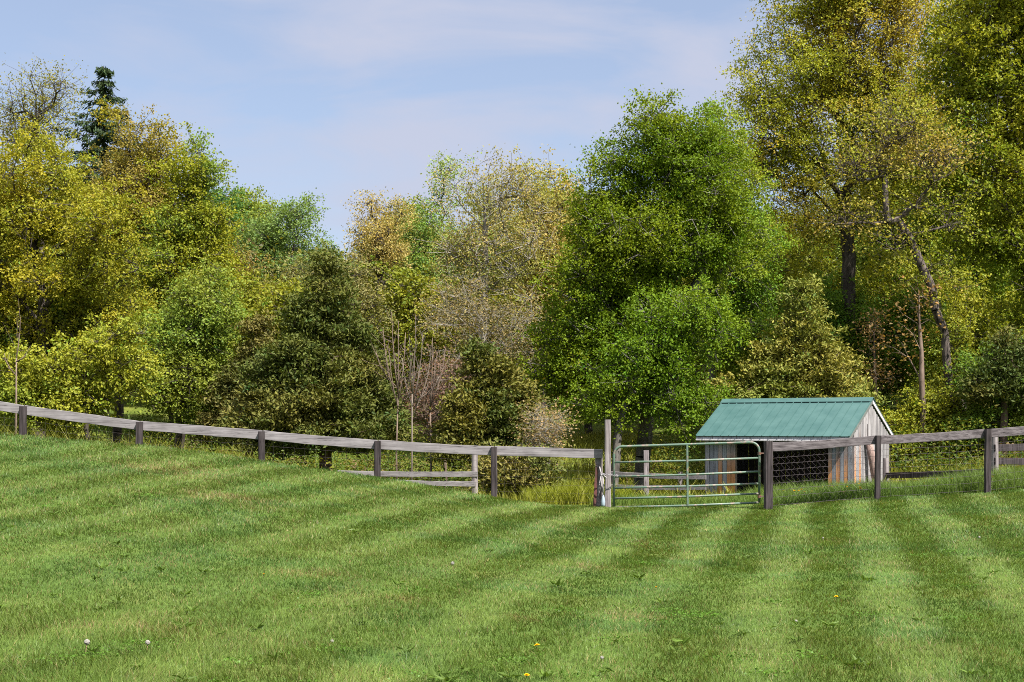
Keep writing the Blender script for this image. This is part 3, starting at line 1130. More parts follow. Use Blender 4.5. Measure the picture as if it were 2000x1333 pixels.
    cedar("cedar_shrub", "low ragged cedar hanging over the ground left of the gate", 34,
          [(1000, 920, 60, 45), (1050, 930, 40, 40)], 1075, n=70, sprays=60, seed=55, color=(.075, .085, .016), color2=(.14, .12, .03), base_r=.06, cat="shrub")
    # --- right of centre
    broadleaf("birch_tree", "large full bright green tree left of the shed", 41,
              [(1295, 232, 30, 36), (1240, 275, 34, 44), (1190, 320, 38, 48), (1155, 400, 40, 60), (1345, 270, 36, 44), (1390, 262, 36, 50), (1190, 450, 45, 70), (1330, 300, 40, 60), (1290, 300, 70, 90), (1225, 400, 60, 90), (1370, 370, 85, 110), (1250, 480, 130, 110), (1390, 500, 85, 90), (1140, 600, 80, 110), (1170, 740, 110, 90), (1260, 640, 110, 110), (1085, 690, 40, 70), (1120, 560, 35, 55), (1060, 720, 30, 40)],
              1250, [(1270, 760), (1330, 620), (1372, 535)], n=700, leaves=84, leaf=.105, spread=.32, clump=.6, color=GRN, color2=GRN2, bark=M_BIRCH, seed=61, base_r=.22, tip_r=.014)
    broadleaf("birch_tree", "lower lighter green tree in front of the large bright green tree", 39.2,
              [(1335, 610, 50, 55), (1390, 650, 45, 55), (1290, 690, 75, 65), (1215, 750, 65, 55), (1165, 800, 55, 40), (1320, 780, 80, 60), (1385, 715, 35, 50), (1240, 835, 55, 30), (1270, 630, 30, 40)], 1195,
              [(1215, 800), (1260, 720), (1300, 640)], n=210, leaves=62, leaf=.105, spread=.30, color=(.078, .128, .008), color2=(.112, .155, .010), bark=M_BIRCH, seed=62, base_r=.12)
    broadleaf("broadleaf_tree", "multi-stemmed green tree tucked between the bright green tree and the tall bronze tree", 46,
              [(1425, 255, 36, 50), (1395, 300, 40, 60), (1420, 350, 70, 120), (1450, 520, 80, 120), (1420, 640, 70, 110), (1480, 680, 70, 90)], 1400, [(1385, 560), (1420, 400)], n=280, leaves=54, leaf=.115, color=(.085, .145, .016), color2=(.14, .165, .016), seed=63, base_r=.14, bark=M_BIRCH)
    broadleaf("oak_tree", "tallest bronze-yellow tree with upright dark trunk behind the shed", 50,
              [(1560, 130, 110, 130), (1680, 90, 130, 150), (1500, 270, 80, 110), (1610, 300, 140, 120), (1740, 260, 120, 130), (1560, 420, 110, 90), (1620, -60, 160, 110), (1690, 420, 90, 80), (1790, 120, 80, 130), (1800, 300, 70, 90), (1760, -40, 90, 110), (1480, 170, 40, 80)], 1662,
              [(1660, 620), (1655, 470), (1648, 390)], n=860, leaves=50, leaf=.115, spread=.36, color=BRZ, color2=(.165, .172, .016), seed=64, base_r=.24)
    broadleaf("oak_tree", "bronze tree on a thick dark trunk leaning left above the shed", 41.8,
              [(1690, 330, 70, 50), (1760, 250, 60, 60), (1650, 430, 50, 40), (1830, 320, 60, 50), (1720, 420, 50, 30), (1800, 400, 40, 30), (1850, 420, 30, 60), (1765, 470, 50, 36), (1810, 520, 30, 26), (1835, 600, 24, 30)], 1880,
              [(1845, 650), (1800, 520), (1755, 430)], n=125, leaves=20, leaf=.115, spread=.46, clump=0.0, color=(.225, .17, .04), color2=(.165, .172, .018), seed=65, base_r=.125, bark=M_ROUGHBARK, wob=.16)
    R4 = broadleaf("maple_tree", "big green and yellow maple filling the right edge of the picture", 44,
                   [(1900, 100, 100, 130), (2020, 180, 120, 160), (1880, 290, 90, 110), (1980, 400, 120, 130), (1890, 470, 70, 80), (2000, 600, 100, 110), (1920, 620, 60, 60), (1980, -60, 160, 130), (2100, 420, 110, 200), (1850, 60, 60, 90), (2060, 60, 120, 160), (1830, 190, 60, 80)], 2075,
                   [(2070, 700), (2065, 450), (2040, 250)], n=720, leaves=56, leaf=.135, spread=.30, color=(.120, .142, .012), color2=(.185, .182, .016), seed=66, base_r=.24)
    R5 = cedar("cedar_tree", "feathery olive cedar standing right behind the green shed roof", 41.5,
               [(1568, 600, 24, 60), (1570, 680, 55, 60), (1540, 750, 100, 55), (1600, 750, 80, 55), (1430, 775, 50, 28), (1650, 790, 50, 40)], 1570,
               n=250, sprays=85, cones=[(1570, 548, 815, 105), (1500, 665, 815, 78), (1640, 690, 820, 72), (1425, 745, 815, 50)], seed=71, color=(.115, .128, .022), color2=(.17, .155, .03), base_r=.11)
    broadleaf("understory_tree", "yellow-green understory tree beside the shed gable", 42,
              [(1790, 850, 80, 60), (1740, 880, 50, 60), (1860, 870, 70, 70), (1830, 790, 70, 50), (1870, 720, 40, 50), (1862, 640, 30, 40), (1822, 575, 24, 26), (1885, 560, 30, 40)], 1800, [(1800, 860), (1802, 790)], n=230, leaves=52, leaf=.11, spread=.26, color=(.15, .15, .014), color2=(.12, .14, .02), seed=72, base_r=.05)
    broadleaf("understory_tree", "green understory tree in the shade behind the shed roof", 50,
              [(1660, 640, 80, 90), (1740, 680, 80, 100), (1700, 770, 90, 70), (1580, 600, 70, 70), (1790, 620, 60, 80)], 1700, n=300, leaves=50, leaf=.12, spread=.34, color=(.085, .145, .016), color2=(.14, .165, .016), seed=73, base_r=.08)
    bare_tree("slim_tree", "straight slim brown trunk standing bare right of the shed roof", 41.5, 1803, [(1803, 800), (1800, 690), (1795, 580), (1790, 540)],
              [(1795, 590, 40, 50), (1780, 660, 40, 40)], n=22, base_r=.085, bark=M_TANBARK, seed=74, twigs=3, leaves=5, leaf=.10, color=(.24, .15, .05))
    bare_tree("slim_tree", "rust-leaved bare-stemmed sapling between the shed and the slim brown trunk", 43, 1713, [(1712, 780), (1708, 690), (1706, 600)],
              [(1710, 740, 40, 40), (1715, 650, 35, 50)], n=40, base_r=.05, bark=M_TANBARK, seed=75, twigs=3, leaves=7, leaf=.085, color=(.27, .17, .07))
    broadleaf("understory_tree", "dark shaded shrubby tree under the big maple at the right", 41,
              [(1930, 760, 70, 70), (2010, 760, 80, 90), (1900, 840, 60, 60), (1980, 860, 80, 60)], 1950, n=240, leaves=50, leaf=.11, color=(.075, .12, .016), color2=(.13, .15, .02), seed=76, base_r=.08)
    cedar("hemlock_tree", "dark drooping hemlock below the maple at the right", 40,
          [(1940, 670, 50, 40)], 1955, n=110, sprays=60, seed=77, cones=[(1965, 650, 800, 60), (2010, 670, 800, 60), (1925, 730, 810, 40)], color=(.05, .066, .014), color2=(.10, .09, .02), base_r=.1)
    broadleaf("broadleaf_tree", "tall green tree behind the big maple at the right", 52,
              [(1880, 330, 110, 160), (1860, 150, 80, 110), (1890, 10, 90, 100), (1980, 480, 110, 160), (1860, 560, 90, 130), (1940, 660, 100, 120)], 1900, n=380, leaves=52, leaf=.125, spread=.36, color=(.095, .14, .012), color2=(.15, .165, .014), seed=78)
    # --- the woods further back: copies of a few kinds
    fill = "one of the half-hidden green and yellow trees far back in the woods"
    srcs = [L8, L7, M6, R5, L1]
    k = 0
    r = np.random.default_rng(99)
    spots = [(-150, 56, 0), (20, 62, 4), (-60, 64, 4), (-20, 54, 1), (100, 58, 1), (160, 70, 0), (300, 66, 0), (400, 72, 0), (520, 84, 0), (760, 80, 0), (860, 82, 0), (960, 80, 2), (1060, 76, 0), (1150, 62, 0), (1260, 60, 4),
             (1360, 62, 0), (1440, 66, 4), (1530, 62, 0), (1620, 66, 4), (1720, 60, 0), (1800, 64, 4), (1880, 58, 0), (1990, 62, 4), (2100, 60, 0), (-60, 56, 0), (700, 64, 1), (840, 58, 1), (1010, 60, 1), (1480, 54, 1), (1580, 58, 1), (1760, 54, 1), (1900, 50, 1), (460, 56, 1), (330, 54, 1), (120, 52, 1)]
    for px, Y, q in spots:
        s = {0: 1.55, 1: 1.5, 2: 1.0, 3: 1.3, 4: .95}[q] * r.uniform(.85, 1.15)
        place_copy(srcs[q], px, Y, s, fill, WOODS, r.uniform(0, 6.28))


def undergrowth():
    r = np.random.default_rng(7)
    n = 1500
    Y = 34 + 22 * r.random(n) ** 1.2
    X = (r.random(n) * 2 - 1) * (.36 * Y + 3)
    # keep the paddock, the shed yard and the little meadow clear
    px = PX + F * X / Y
    keep = ~((px > 1080) & (px < 1760) & (Y < 43)) & ~((px > 1060) & (px < 1190) & (Y < 60)) & ~((px > 1700) & (Y < 37)) & ~((px > 740) & (px < 860) & (Y < 40))
    X, Y = X[keep], Y[keep]
    n = len(X)
    H = .35 + 1.1 * r.random(n) * (.4 + vnoise(X, Y, 4, 3))
    k = 120
    T = np.repeat(np.arange(n), k)
    C = np.stack([X[T] + r.normal(0, .38, len(T)), Y[T] + r.normal(0, .38, len(T)), ground_z(X, Y)[T] + r.random(len(T)) ** .7 * H[T]], 1)
    kinds = np.array([(.10, .135, .016), (.15, .15, .016), (.075, .125, .02), (.20, .14, .06), (.13, .10, .045)])
    pick = r.choice(5, n, p=[.36, .22, .28, .06, .08])
    cc = colors(r, len(T), (1, 1, 1), .3) * kinds[pick][T]
    v, cn, lp, kc = leaf_quads(r, C, .08, .056, cc, .6)
    o = link("undergrowth", np_mesh("undergrowth", v, cn, lp, M_LEAF, kc))
    tag(o, "low mixed green and brown undergrowth at the foot of the woods", "undergrowth", kind="stuff")
    # the wooded hillside far behind, one mass
    n = 420
    Y = 68 + 34 * r.random(n)
    X = (r.random(n) * 2 - 1) * (.36 * Y + 6)
    z0 = ground_z(X, Y)
    H = 5.5 + 3.5 * r.random(n)
    R = 1.3 + .9 * r.random(n)
    k = 420
    T = np.repeat(np.arange(n), k)
    d = r.normal(0, 1, (len(T), 3))
    d /= np.linalg.norm(d, axis=1, keepdims=True)
    d *= r.random((len(T), 1)) ** .4 * r.uniform(.7, 1.25, (len(T), 1))
    C = np.stack([X[T] + d[:, 0] * R[T], Y[T] + d[:, 1] * R[T], z0[T] + H[T] * .5 + d[:, 2] * H[T] * .5], 1)
    kinds = np.array([(.15, .17, .025), (.19, .18, .025), (.10, .15, .03), (.20, .16, .07)])
    cc = colors(r, len(T), (1, 1, 1), .3) * kinds[r.choice(4, n, p=[.35, .3, .2, .15])][T]
    v, cn, lp, kc = leaf_quads(r, C, .24, .18, cc, .7)
    o = link("distant_woods", np_mesh("distant_woods", v, cn, lp, M_LEAF, kc))
    tag(o, "pale green mass of distant trees on the hillside", "woods", kind="stuff")
#END_TREES#


# ------------------------------------------------------------------ fences
def wire_mesh(mb, A, B, z0, z1, rows, pitch, r=.0022, zig=False):
    """woven stock wire between two ground points; z0/z1 heights above each end"""
    A, B = Vector(A), Vector(B)
    Ln = (B - A).length
    n = max(2, int(Ln / .4))
    for i in range(rows + 1):
        q = (i / rows) ** .9
        pts = []
        for j in range(n + 1):
            t = j / n
            g = A.lerp(B, t)
            pts.append(g + Vector((0, 0, z0 + (z1 - z0) * q + random.uniform(-.006, .006))))
        mb.tube(pts, r, 4, False)
    m = int(Ln / pitch)
    for j in range(m + 1):
        t = j / max(1, m)
        g = A.lerp(B, t)
        pts = []
        for i in range(rows * 2 + 1):
            q = i / (rows * 2)
            dx = (pitch * .33 * (1 if i % 2 else -1)) if zig else random.uniform(-.006, .006)
            pts.append(g + (B - A).normalized() * dx + Vector((0, 0, z0 + (z1 - z0) * q)))
        mb.tube(pts, r * .85, 4, False)


M_WIRE = None


def fences():
    wire = paint_mat("galvanised_wire", (.075, .06, .065), (.12, .06, .05), .6, .3)
    # -- front run on the left: posts behind, one heavy board on top, stock wire below
    YF = 28.4
    cols = [-190, 47, 273, 513, 738, 965, 1171]
    rail = [(-190, 752), (47, 792), (273, 822.5), (513, 841), (738, 859.5), (965, 871.5), (1178, 878)]      # top edge of the board
    fence = empty("board_fence", (wx(513, YF), YF, gz(wx(513, YF), YF)), "weathered grey board fence descending the lawn crest to the tall gate post", "fence")
    O = Vector(fence.location)
    for i, px in enumerate(cols):
        X = wx(px, YF)
        top = wz(np.interp(px, [a for a, b in rail], [b for a, b in rail]), YF)
        g = gz(X, YF)
        mb = MB()
        w = .125 if i < 6 else .14
        last = i == 6
        yo = .09 if last else -.075
        mb.beam(Vector((X, YF + yo, g - .3)) - O, Vector((X + random.uniform(-.012, .012), YF + yo, top - (.02 if not last else .13))) - O, w, .11, up=(1, 0, 0), ch=.014, segs=5, jit=.004)
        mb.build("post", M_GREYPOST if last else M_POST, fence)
    for i in range(6):
        (a, ya), (b, yb) = rail[i], rail[i + 1]
        hgt = .185
        p0 = Vector((wx(a, YF) + .012, YF, wz(ya, YF) - hgt / 2))
        p1 = Vector((wx(b, YF) - .012, YF, wz(yb, YF) - hgt / 2))
        MB().beam(p0 - O, p1 - O, hgt, .042, segs=8, jit=.005, sag=random.uniform(0, .025), ch=.005).build("rail", M_RAIL, fence)
    mb = MB()
    for i in range(6):
        a, b = cols[i], cols[i + 1]
        A = Vector((wx(a, YF), YF + .03, gz(wx(a, YF), YF))) - O
        B = Vector((wx(b, YF), YF + .03, gz(wx(b, YF), YF))) - O
        wire_mesh(mb, A, B, .08, .98, 6, .2, .0012)
    mb.build("wire_mesh", wire, fence)

    # -- front run on the right
    pts = [(1499, 27.3, 862, 996), (1711, 27.5, 851, 982), (1926, 27.9, 838, 963), (2150, 28.3, 818, 945)]
    fence = empty("board_fence", (wx(1711, 27.5), 27.5, gz(wx(1711, 27.5), 27.5)), "weathered board and wire fence rising from the gate hinge post past the shed", "fence")
    O = Vector(fence.location)
    for i, (px, Y, yt, yb) in enumerate(pts):
        X = wx(px, Y)
        mb = MB()
        w = (.155, .10, .115, .12)[i]
        mb.beam(Vector((X, Y - .08, gz(X, Y) - .3)) - O, Vector((X + (.0, .02, .01, 0)[i], Y - .08, wz(yt, Y) + (.0, .0, .0, 0)[i])) - O, w, w * .95, up=(1, 0, 0), ch=.022 if i == 0 else .012, segs=6, jit=.004)
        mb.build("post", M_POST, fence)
    tops = [(1502, 27.3, 865.5), (1711, 27.5, 851.5), (1926, 27.9, 838.5), (2150, 28.3, 820)]
    for i in range(3):
        (a, Ya, ya), (b, Yb, yb) = tops[i], tops[i + 1]
        h = .165
        MB().beam(Vector((wx(a, Ya), Ya, wz(ya, Ya) - h / 2)) - O, Vector((wx(b, Yb) - .01, Yb, wz(yb, Yb) - h / 2)) - O, h, .045, segs=8, jit=.005, sag=.012, ch=.005).build("rail", M_DARKRAIL, fence)
    mb = MB()
    for i in range(3):
        (a, Ya, _, _), (b, Yb, _, _) = pts[i], pts[i + 1]
        A = Vector((wx(a, Ya), Ya + .03, gz(wx(a, Ya), Ya))) - O
        B = Vector((wx(b, Yb), Yb + .03, gz(wx(b, Yb), Yb))) - O
        wire_mesh(mb, A, B, .06, 1.08, 8, .10 if i == 0 else .15, .0030 if i == 0 else .0024, zig=(i == 0))
    mb.build("wire_mesh", wire, fence)

    # -- tall latch post
    Y = 28.2
    X = wx(1187, Y)
    mb = MB()
    mb.beam((0, 0, -.4), (.0, 0, wz(820, Y) - gz(X, Y)), .118, .12, up=(1, 0, 0), ch=.012, segs=7, jit=.004)
    post = mb.build("gate_post", M_GREYPOST)
    post.location = (X, Y, gz(X, Y))
    tag(post, "tall square grey gate post at the latch end of the metal gate", "post")

    # -- paddock fence seen under the left front run
    def run(name, label, posts, boards, post_h, board_h=.14, mat=None, pmat=None, round_post=False, pw=.12):
        px0, Y0 = posts[0][:2]
        root = empty(name, (wx(px0, Y0), Y0, gz(wx(px0, Y0), Y0)), label, "fence")
        O = Vector(root.location)
        for px, Yp, yt in posts:
            X = wx(px, Yp)
            mb = MB()
            a = Vector((X, Yp, gz(X, Yp) - .3)) - O
            b = Vector((X, Yp, wz(yt, Yp))) - O
            if round_post:
                mb.tube([a, a.lerp(b, .3), a.lerp(b, .7), b], [pw * .55, pw * .53, pw * .5, pw * .47], 12)
            else:
                mb.beam(a, b, pw, pw, up=(1, 0, 0), ch=.014, segs=4, jit=.004)
            mb.build("post", pmat or M_GREYPOST, root, smooth=False)
        for (a, Ya, ya), (b, Yb, yb) in boards:
            MB().beam(Vector((wx(a, Ya), Ya - .07, wz(ya, Ya))) - O, Vector((wx(b, Yb), Yb - .07, wz(yb, Yb))) - O, board_h, .04, segs=6, jit=.004, sag=.015, ch=.005).build("rail", mat or M_RAIL, root)
        return root
    run("paddock_fence", "two-board grey paddock fence seen below the left front fence", [(927, 31.2, 876)],
        [((660, 31.6, 924), (933, 31.2, 926)), ((660, 31.6, 938), (929, 31.2, 946))], 1.1, .115, round_post=True, pw=.14)
    run("paddock_fence", "short board fence with two posts seen through the metal gate", [(1262, 37, 880), (1328, 41, 922)],
        [((1192, 38.0, 926), (1378, 36.4, 932)), ((1192, 38.0, 951), (1378, 36.4, 952)), ((1290, 37.5, 972), (1378, 36.4, 976))], 1.1, .13, pw=.13)
    run("paddock_fence", "shaded dark board fence behind the right front fence", [(1943, 31.0, 850), (1730, 36, 895), (2130, 33, 835)],
        [((1730, 36.0, 929), (1938, 33.0, 921)), ((1730, 36.0, 953), (1938, 33.0, 945)), ((1940, 31.0, 875), (2130, 33, 868)), ((1940, 31.0, 901), (2130, 33, 899)), ((1940, 31.0, 925), (2130, 33, 926))],
        1.1, .15, mat=M_POST, round_post=True, pw=.15)


M_DARKRAIL = wood_mat("brown_grey_rail", (.3, 9, 9), (.035, .029, .031), (.09, .077, .081), (.17, .15, .156))


# ------------------------------------------------------------------ gate and things by it
def gate():
    green = paint_mat("worn_green_paint", (.085, .135, .10), (.22, .165, .14), .5, 0, .56, 11)
    steel = paint_mat("rusty_hinge", (.10, .085, .075), (.19, .08, .045), .6, .3, .5, 20)
    Y0, Y1 = 28.15, 27.55
    px0, px1 = 1199, 1483
    P = lambda px, py: Vector((wx(px, Y0 + (Y1 - Y0) * (px - px0) / (px1 - px0)), Y0 + (Y1 - Y0) * (px - px0) / (px1 - px0), wz(py, Y0 + (Y1 - Y0) * (px - px0) / (px1 - px0))))
    base = P(px0, 992)
    root = empty("metal_gate", base, "green six-rail tubular metal gate standing closed between the posts", "gate")
    # outer frame: one bent tube with round upper corners
    tl, tr, bl, br = P(px0, 873), P(px1, 864), P(px0, 992), P(px1, 982)
    ex = (tr - tl).normalized()
    ezl, ezr = (bl - tl).normalized(), (br - tr).normalized()
    R = .17
    pts = [bl]
    for k in range(9):
        a = k / 8 * math.pi / 2
        pts.append(tl + ex * R * (1 - math.sin(math.pi / 2 - a) if False else 1 - math.cos(a)) + ezl * R * (1 - math.sin(a)))
    for k in range(9):
        a = k / 8 * math.pi / 2
        pts.append(tr - ex * R * (1 - math.sin(a)) + ezr * R * (1 - math.cos(a)))
    pts.append(br)
    MB().tube([p - base for p in pts], .024, 12).build("frame", green, root, True)
    for q, yl, yr in ((.22, 903.5, 895), (.43, 931.5, 921.5), (.61, 953.5, 945), (.77, 974, 964.5), (.985, 991.5, 982)):
        a, b = P(px0 + 1, yl), P(px1 - 1, yr)
        mid = a.lerp(b, .5) + Vector((0, 0, -.012))
        MB().tube([a - base, a.lerp(mid, .5) - base, mid - base, b - base], .0205, 10).build("rail", green, root, True)
    MB().beam(P(1342, 869) + Vector((0, -.012, 0)) - base, P(1343, 986) + Vector((0, -.012, 0)) - base, .038, .034, up=(1, 0, 0), ch=.004).build("brace", green, root)
    for py in (886, 970):
        p = P(px1, py) - base
        m = MB()
        m.tube([p + Vector((0, 0, .03)), p - Vector((0, 0, .03))], .034, 10)
        m.tube([p + Vector((.0, 0, 0)), p + Vector((.16, -.01, 0))], .012, 8)
        m.build("hinge", steel, root)

    # chain holding the gate to the latch post
    chain_m = paint_mat("old_chain", (.32, .30, .31), (.16, .12, .11), .5, .5)
    Y = 28.07
    c0 = Vector((wx(1184, Y), Y, wz(928, Y)))
    m = MB()
    loop = []
    for k in range(25):
        a = k / 24 * 2 * math.pi
        loop.append(Vector((.165 * math.cos(a) + .06, .10 * math.sin(a), -.015 * math.cos(a) + .012 * math.sin(3 * a))))
    for k in range(24):
        d = (loop[k + 1] - loop[k])
        mid = (loop[k] + loop[k + 1]) / 2
        e = d.normalized()
        f = e.cross(Vector((0, 0, 1) if k % 2 else (0, 1, .2))).normalized()
        ring = [mid + e * .026 * math.cos(t) + f * .013 * math.sin(t) for t in [j / 10 * 2 * math.pi for j in range(11)]]
        m.tube(ring, .0055, 5, False)
    o = m.build("chain", chain_m)
    o.location = c0
    tag(o, "loop of pale chain tying the gate to the tall gate post", "chain")
    # strap and cord hanging beside the post, with a grey weight
    Y = 28.12
    root = empty("hanging_weight", (wx(1178, Y), Y, wz(930, Y)), "long pale grey weight hanging on looped cords left of the tall gate post", "weight")
    m = MB()
    S = Y / F
    m.tube([(-7 * S, 0, 18 * S), (-4 * S, -.02, 4 * S), (.02, -.03, 0), (7 * S, -.03, -4 * S)], .011, 6)
    m.tube([(-4 * S, -.02, 3 * S), (-8 * S, -.01, -20 * S), (-9 * S, 0, -38 * S), (-4 * S, 0, -20 * S), (-2 * S, -.02, 2 * S)], .008, 6)
    m.tube([(-1 * S, -.02, 2 * S), (1 * S, -.02, -18 * S), (0, -.02, -37 * S)], .009, 6)
    m.build("cord", paint_mat("grey_cord", (.34, .32, .32), (.15, .13, .13), .8), root, True)
    m = MB()
    z = [-36, -39, -43, -50, -56, -59.5, -60.5]
    rr = [1.2, 2.2, 3.4, 4.6, 4.4, 3.4, 1.0]
    m.tube([(0, 0, q * S) for q in z], [q * S * .9 for q in rr], 14)
    m.build("bob", paint_mat("pale_blue_plastic", (.27, .33, .38), (.2, .23, .25), .45), root, True)
    # rusty red stake
    Y = 28.3
    X = wx(1160, Y)
    m = MB()
    t0, t1 = Vector((0, 0, -.15)), Vector((wx(1166, Y) - X, .03, wz(913, Y) - gz(X, Y)))
    m.beam(t0, t1, .06, .012, up=(1, 0, 0), ch=.002)
    m.beam(t0 + Vector((0, .02, 0)), t1 + Vector((0, .02, 0)), .012, .05, up=(1, 0, 0), ch=.002)
    m.tube([t1, t1 + Vector((-.05, 0, .12))], .004, 5)
    o = m.build("steel_stake", paint_mat("red_rust_paint", (.11, .032, .028), (.06, .028, .022), .7, .1, .5, 14))
    o.location = (X, Y, gz(X, Y))
    tag(o, "rusty red steel stake leaning beside the hanging weight", "stake")


# ------------------------------------------------------------------ shed
def shed():
    W, D, TH = 3.9, 2.75, math.radians(33)
    ux, uy = math.cos(TH), -math.sin(TH)
    Yr = 34.6
    Xr = wx(1664, Yr)
    fl = Vector((Xr - W * ux, Yr - W * uy, 0))
    zg = -.22
    root = empty("animal_shed", (fl.x, fl.y, zg), "small open-fronted wooden shed with green metal roof behind the fence", "shed", rz=-TH)
    EZ = 1.46 - zg + .02     # wall top at the front
    RZ = 2.24 - zg
    slope = (RZ - EZ) / (D / 2)
    grey = [(.27, .28, .305), (.23, .24, .265), (.30, .295, .31), (.25, .26, .28), (.21, .22, .245)]
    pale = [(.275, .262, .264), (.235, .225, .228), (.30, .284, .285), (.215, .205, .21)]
    orange = (.44, .20, .075)

    def boards(s0, s1, put, top, cols, bw=.14, z0=0.0, th=.02, stain=()):
        """vertical boards; put(s, z, depth) -> local point; the lower stretch of some boards is still raw orange wood"""
        mb = MB()
        n = max(1, round((s1 - s0) / bw))
        for i in range(n):
            a, b = s0 + (s1 - s0) * i / n + .006, s0 + (s1 - s0) * (i + 1) / n - .006
            zt = [min(top(a), 9), min(top(b), 9)]
            zt = [min(zt) - random.uniform(0, .03)] * 2
            c = random.choice(cols)
            dz = random.uniform(0, .004)
            zs = [z0 + (zt[0] - z0) * q for q in (0, .2, .4, .55, .7, 1)]
            raw = i in stain
            rings = []
            for q, z in enumerate(zs):
                rings.append([put(a, z, dz), put(b, z, dz), put(b, z, dz + th), put(a, z, dz + th)])
            k0 = len(mb.v)
            mb.loft(rings, True, c)
            if raw:
                for q in range(6):
                    f = (1, 1, .9, .7, .25, 0)[q]
                    cc = tuple(c[j] * (1 - f) + orange[j] * f for j in range(3))
                    for j in range(4):
                        mb.c[k0 + q * 4 + j] = cc
        return mb

    OP0, OP1 = .84, 3.30
    front = lambda s, z, d: (s, -d, z)
    fw = boards(0, OP0, front, lambda s: EZ, grey, .12, stain=(3, 5, 6))
    fw.build("front_wall", M_SHEDBOARD, root, colors=True)
    fw = boards(OP1, W, front, lambda s: EZ, grey, .105, stain=(0, 2, 4))
    fw.build("front_wall", M_SHEDBOARD, root, colors=True)
    m = MB()
    m.beam((OP0 + .004, -.012, EZ - .055), (OP1 - .004, -.012, EZ - .055), .11, .024, col=(.34, .32, .27))
    m.build("header", M_SHEDBOARD, root, colors=True)
    for s in (OP0, OP1):
        mm = MB()
        sg = .05 if s == OP1 else -.05
        mm.beam((s + sg, .06, 0), (s + sg, .06, EZ - .02), .09, .09, up=(1, 0, 0), col=(.30, .24, .2))
        mm.build("jamb", M_SHEDBOARD, root, colors=True)
    gtop = lambda y: EZ + slope * (D / 2 - abs(y - D / 2)) - .035
    right = lambda s, z, d: (W + d, s, z)
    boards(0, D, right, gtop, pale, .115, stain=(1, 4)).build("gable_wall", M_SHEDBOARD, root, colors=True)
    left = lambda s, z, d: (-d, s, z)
    boards(0, D, left, gtop, [(.12, .11, .11), (.10, .09, .09)], .14).build("gable_wall", M_SHEDBOARD, root, colors=True)  # boards darkened to put interior shade into their colour
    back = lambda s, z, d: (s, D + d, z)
    brown = [(.085, .06, .055), (.07, .05, .046), (.10, .07, .062)]  # back wall tone deepened so the opening reads as shade
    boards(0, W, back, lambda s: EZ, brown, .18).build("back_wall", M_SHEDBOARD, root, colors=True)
    m = MB()
    for a, b in (((W + .03, -.012), (W + .03, .08)), ((W + .03, 1.0), (W + .03, 1.07))):
        m = MB()
        m.beam((a[0], (a[1] + b[1]) / 2, 0), (a[0], (a[1] + b[1]) / 2, EZ + (.0 if a[1] < .5 else .2)), .035, .014, up=(0, 1, 0), col=(.09, .08, .08))
        m.build("batten", M_SHEDBOARD, root, colors=True)

    # roof: two sheets with ribs
    mt, n, l, out = new_mat("green_roof_metal")
    p = pbsdf(n, l, out, .6, .25)
    tc = n.new("ShaderNodeTexCoord")
    a = noise(n, l, tc.outputs["Object"], 2.5, 6)
    r = ramp(n, l, a.outputs["Fac"], [(.3, (.036, .086, .082)), (.7, (.054, .112, .106))])
    l.new(r.outputs[0], p.inputs["Base Color"])
    r2 = ramp(n, l, a.outputs["Fac"], [(.3, (.52,) * 3), (.7, (.68,) * 3)])
    l.new(r2.outputs[0], p.inputs["Roughness"])
    oh, gl, gr = .30, .14, .06
    ang = math.atan(slope)
    for side in (0, 1):
        m = MB()
        th = .012
        yo = -oh if side == 0 else D + oh
        zlo, zhi = EZ + .055 - slope * oh, RZ + .055
        yr = D / 2

        def pt(x, t, up):
            sgn = -1 if side == 0 else 1
            return (x, yo + (yr - yo) * t + sgn * up * math.sin(ang), zlo + (zhi - zlo) * t + up * math.cos(ang))
        x0, x1 = -gl, W + gr
        m.loft([[pt(x0, 0, 0), pt(x1, 0, 0), pt(x1, 0, th), pt(x0, 0, th)], [pt(x0, 1, 0), pt(x1, 1, 0), pt(x1, 1, th), pt(x0, 1, th)]])
        nr = 18
        for i in range(nr + 1):
            x = x0 + .02 + (x1 - x0 - .04) * i / nr
            h = .024
            m.loft([[pt(x - .013, t, th - .002), pt(x + .013, t, th - .002), pt(x + .008, t, th + h), pt(x - .008, t, th + h)] for t in (-.005, 1)])
        m.build("roof", mt, root)
    # ridge cap
    m = MB()
    zt = RZ + .105
    prof = [(-.16, -.16 * slope - .012), (0, .0), (.16, -.16 * slope - .012), (.16, -.16 * slope), (0, .014), (-.16, -.16 * slope)]
    m.loft([[(x, D / 2 + y, zt + z) for y, z in prof] for x in (-gl - .01, W + gr + .01)])
    m.build("ridge_cap", mt, root)
    # fascia and pale trim strip under the front eave
    m = MB()
    ze = EZ + .055 - slope * oh
    m.beam((-gl + .01, -oh + .03, ze - .055), (W + gr - .01, -oh + .03, ze - .055), .10, .022, col=(.33, .34, .38))
    m.build("fascia", M_SHEDBOARD, root, colors=True)
    m = MB()
    for q in range(3):
        a, b = -gl + (W + gr + gl) * q / 3, -gl + (W + gr + gl) * (q + 1) / 3
        m.beam((a + .004, -oh + .008, ze - .088 - .006 * q), (b - .004, -oh + .008, ze - .088 - .006 * q), .04, .018, col=(.52, .50, .51))
    m.build("trim", M_SHEDBOARD, root, colors=True)
    # barge boards on the gable end
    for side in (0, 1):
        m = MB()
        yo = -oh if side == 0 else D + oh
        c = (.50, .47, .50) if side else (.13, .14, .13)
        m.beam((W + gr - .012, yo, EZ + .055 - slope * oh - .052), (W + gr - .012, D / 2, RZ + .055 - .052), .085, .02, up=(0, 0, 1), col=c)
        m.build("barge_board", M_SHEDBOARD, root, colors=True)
    # dirt floor inside; its dark tone adds to the opening's shade
    m = MB()
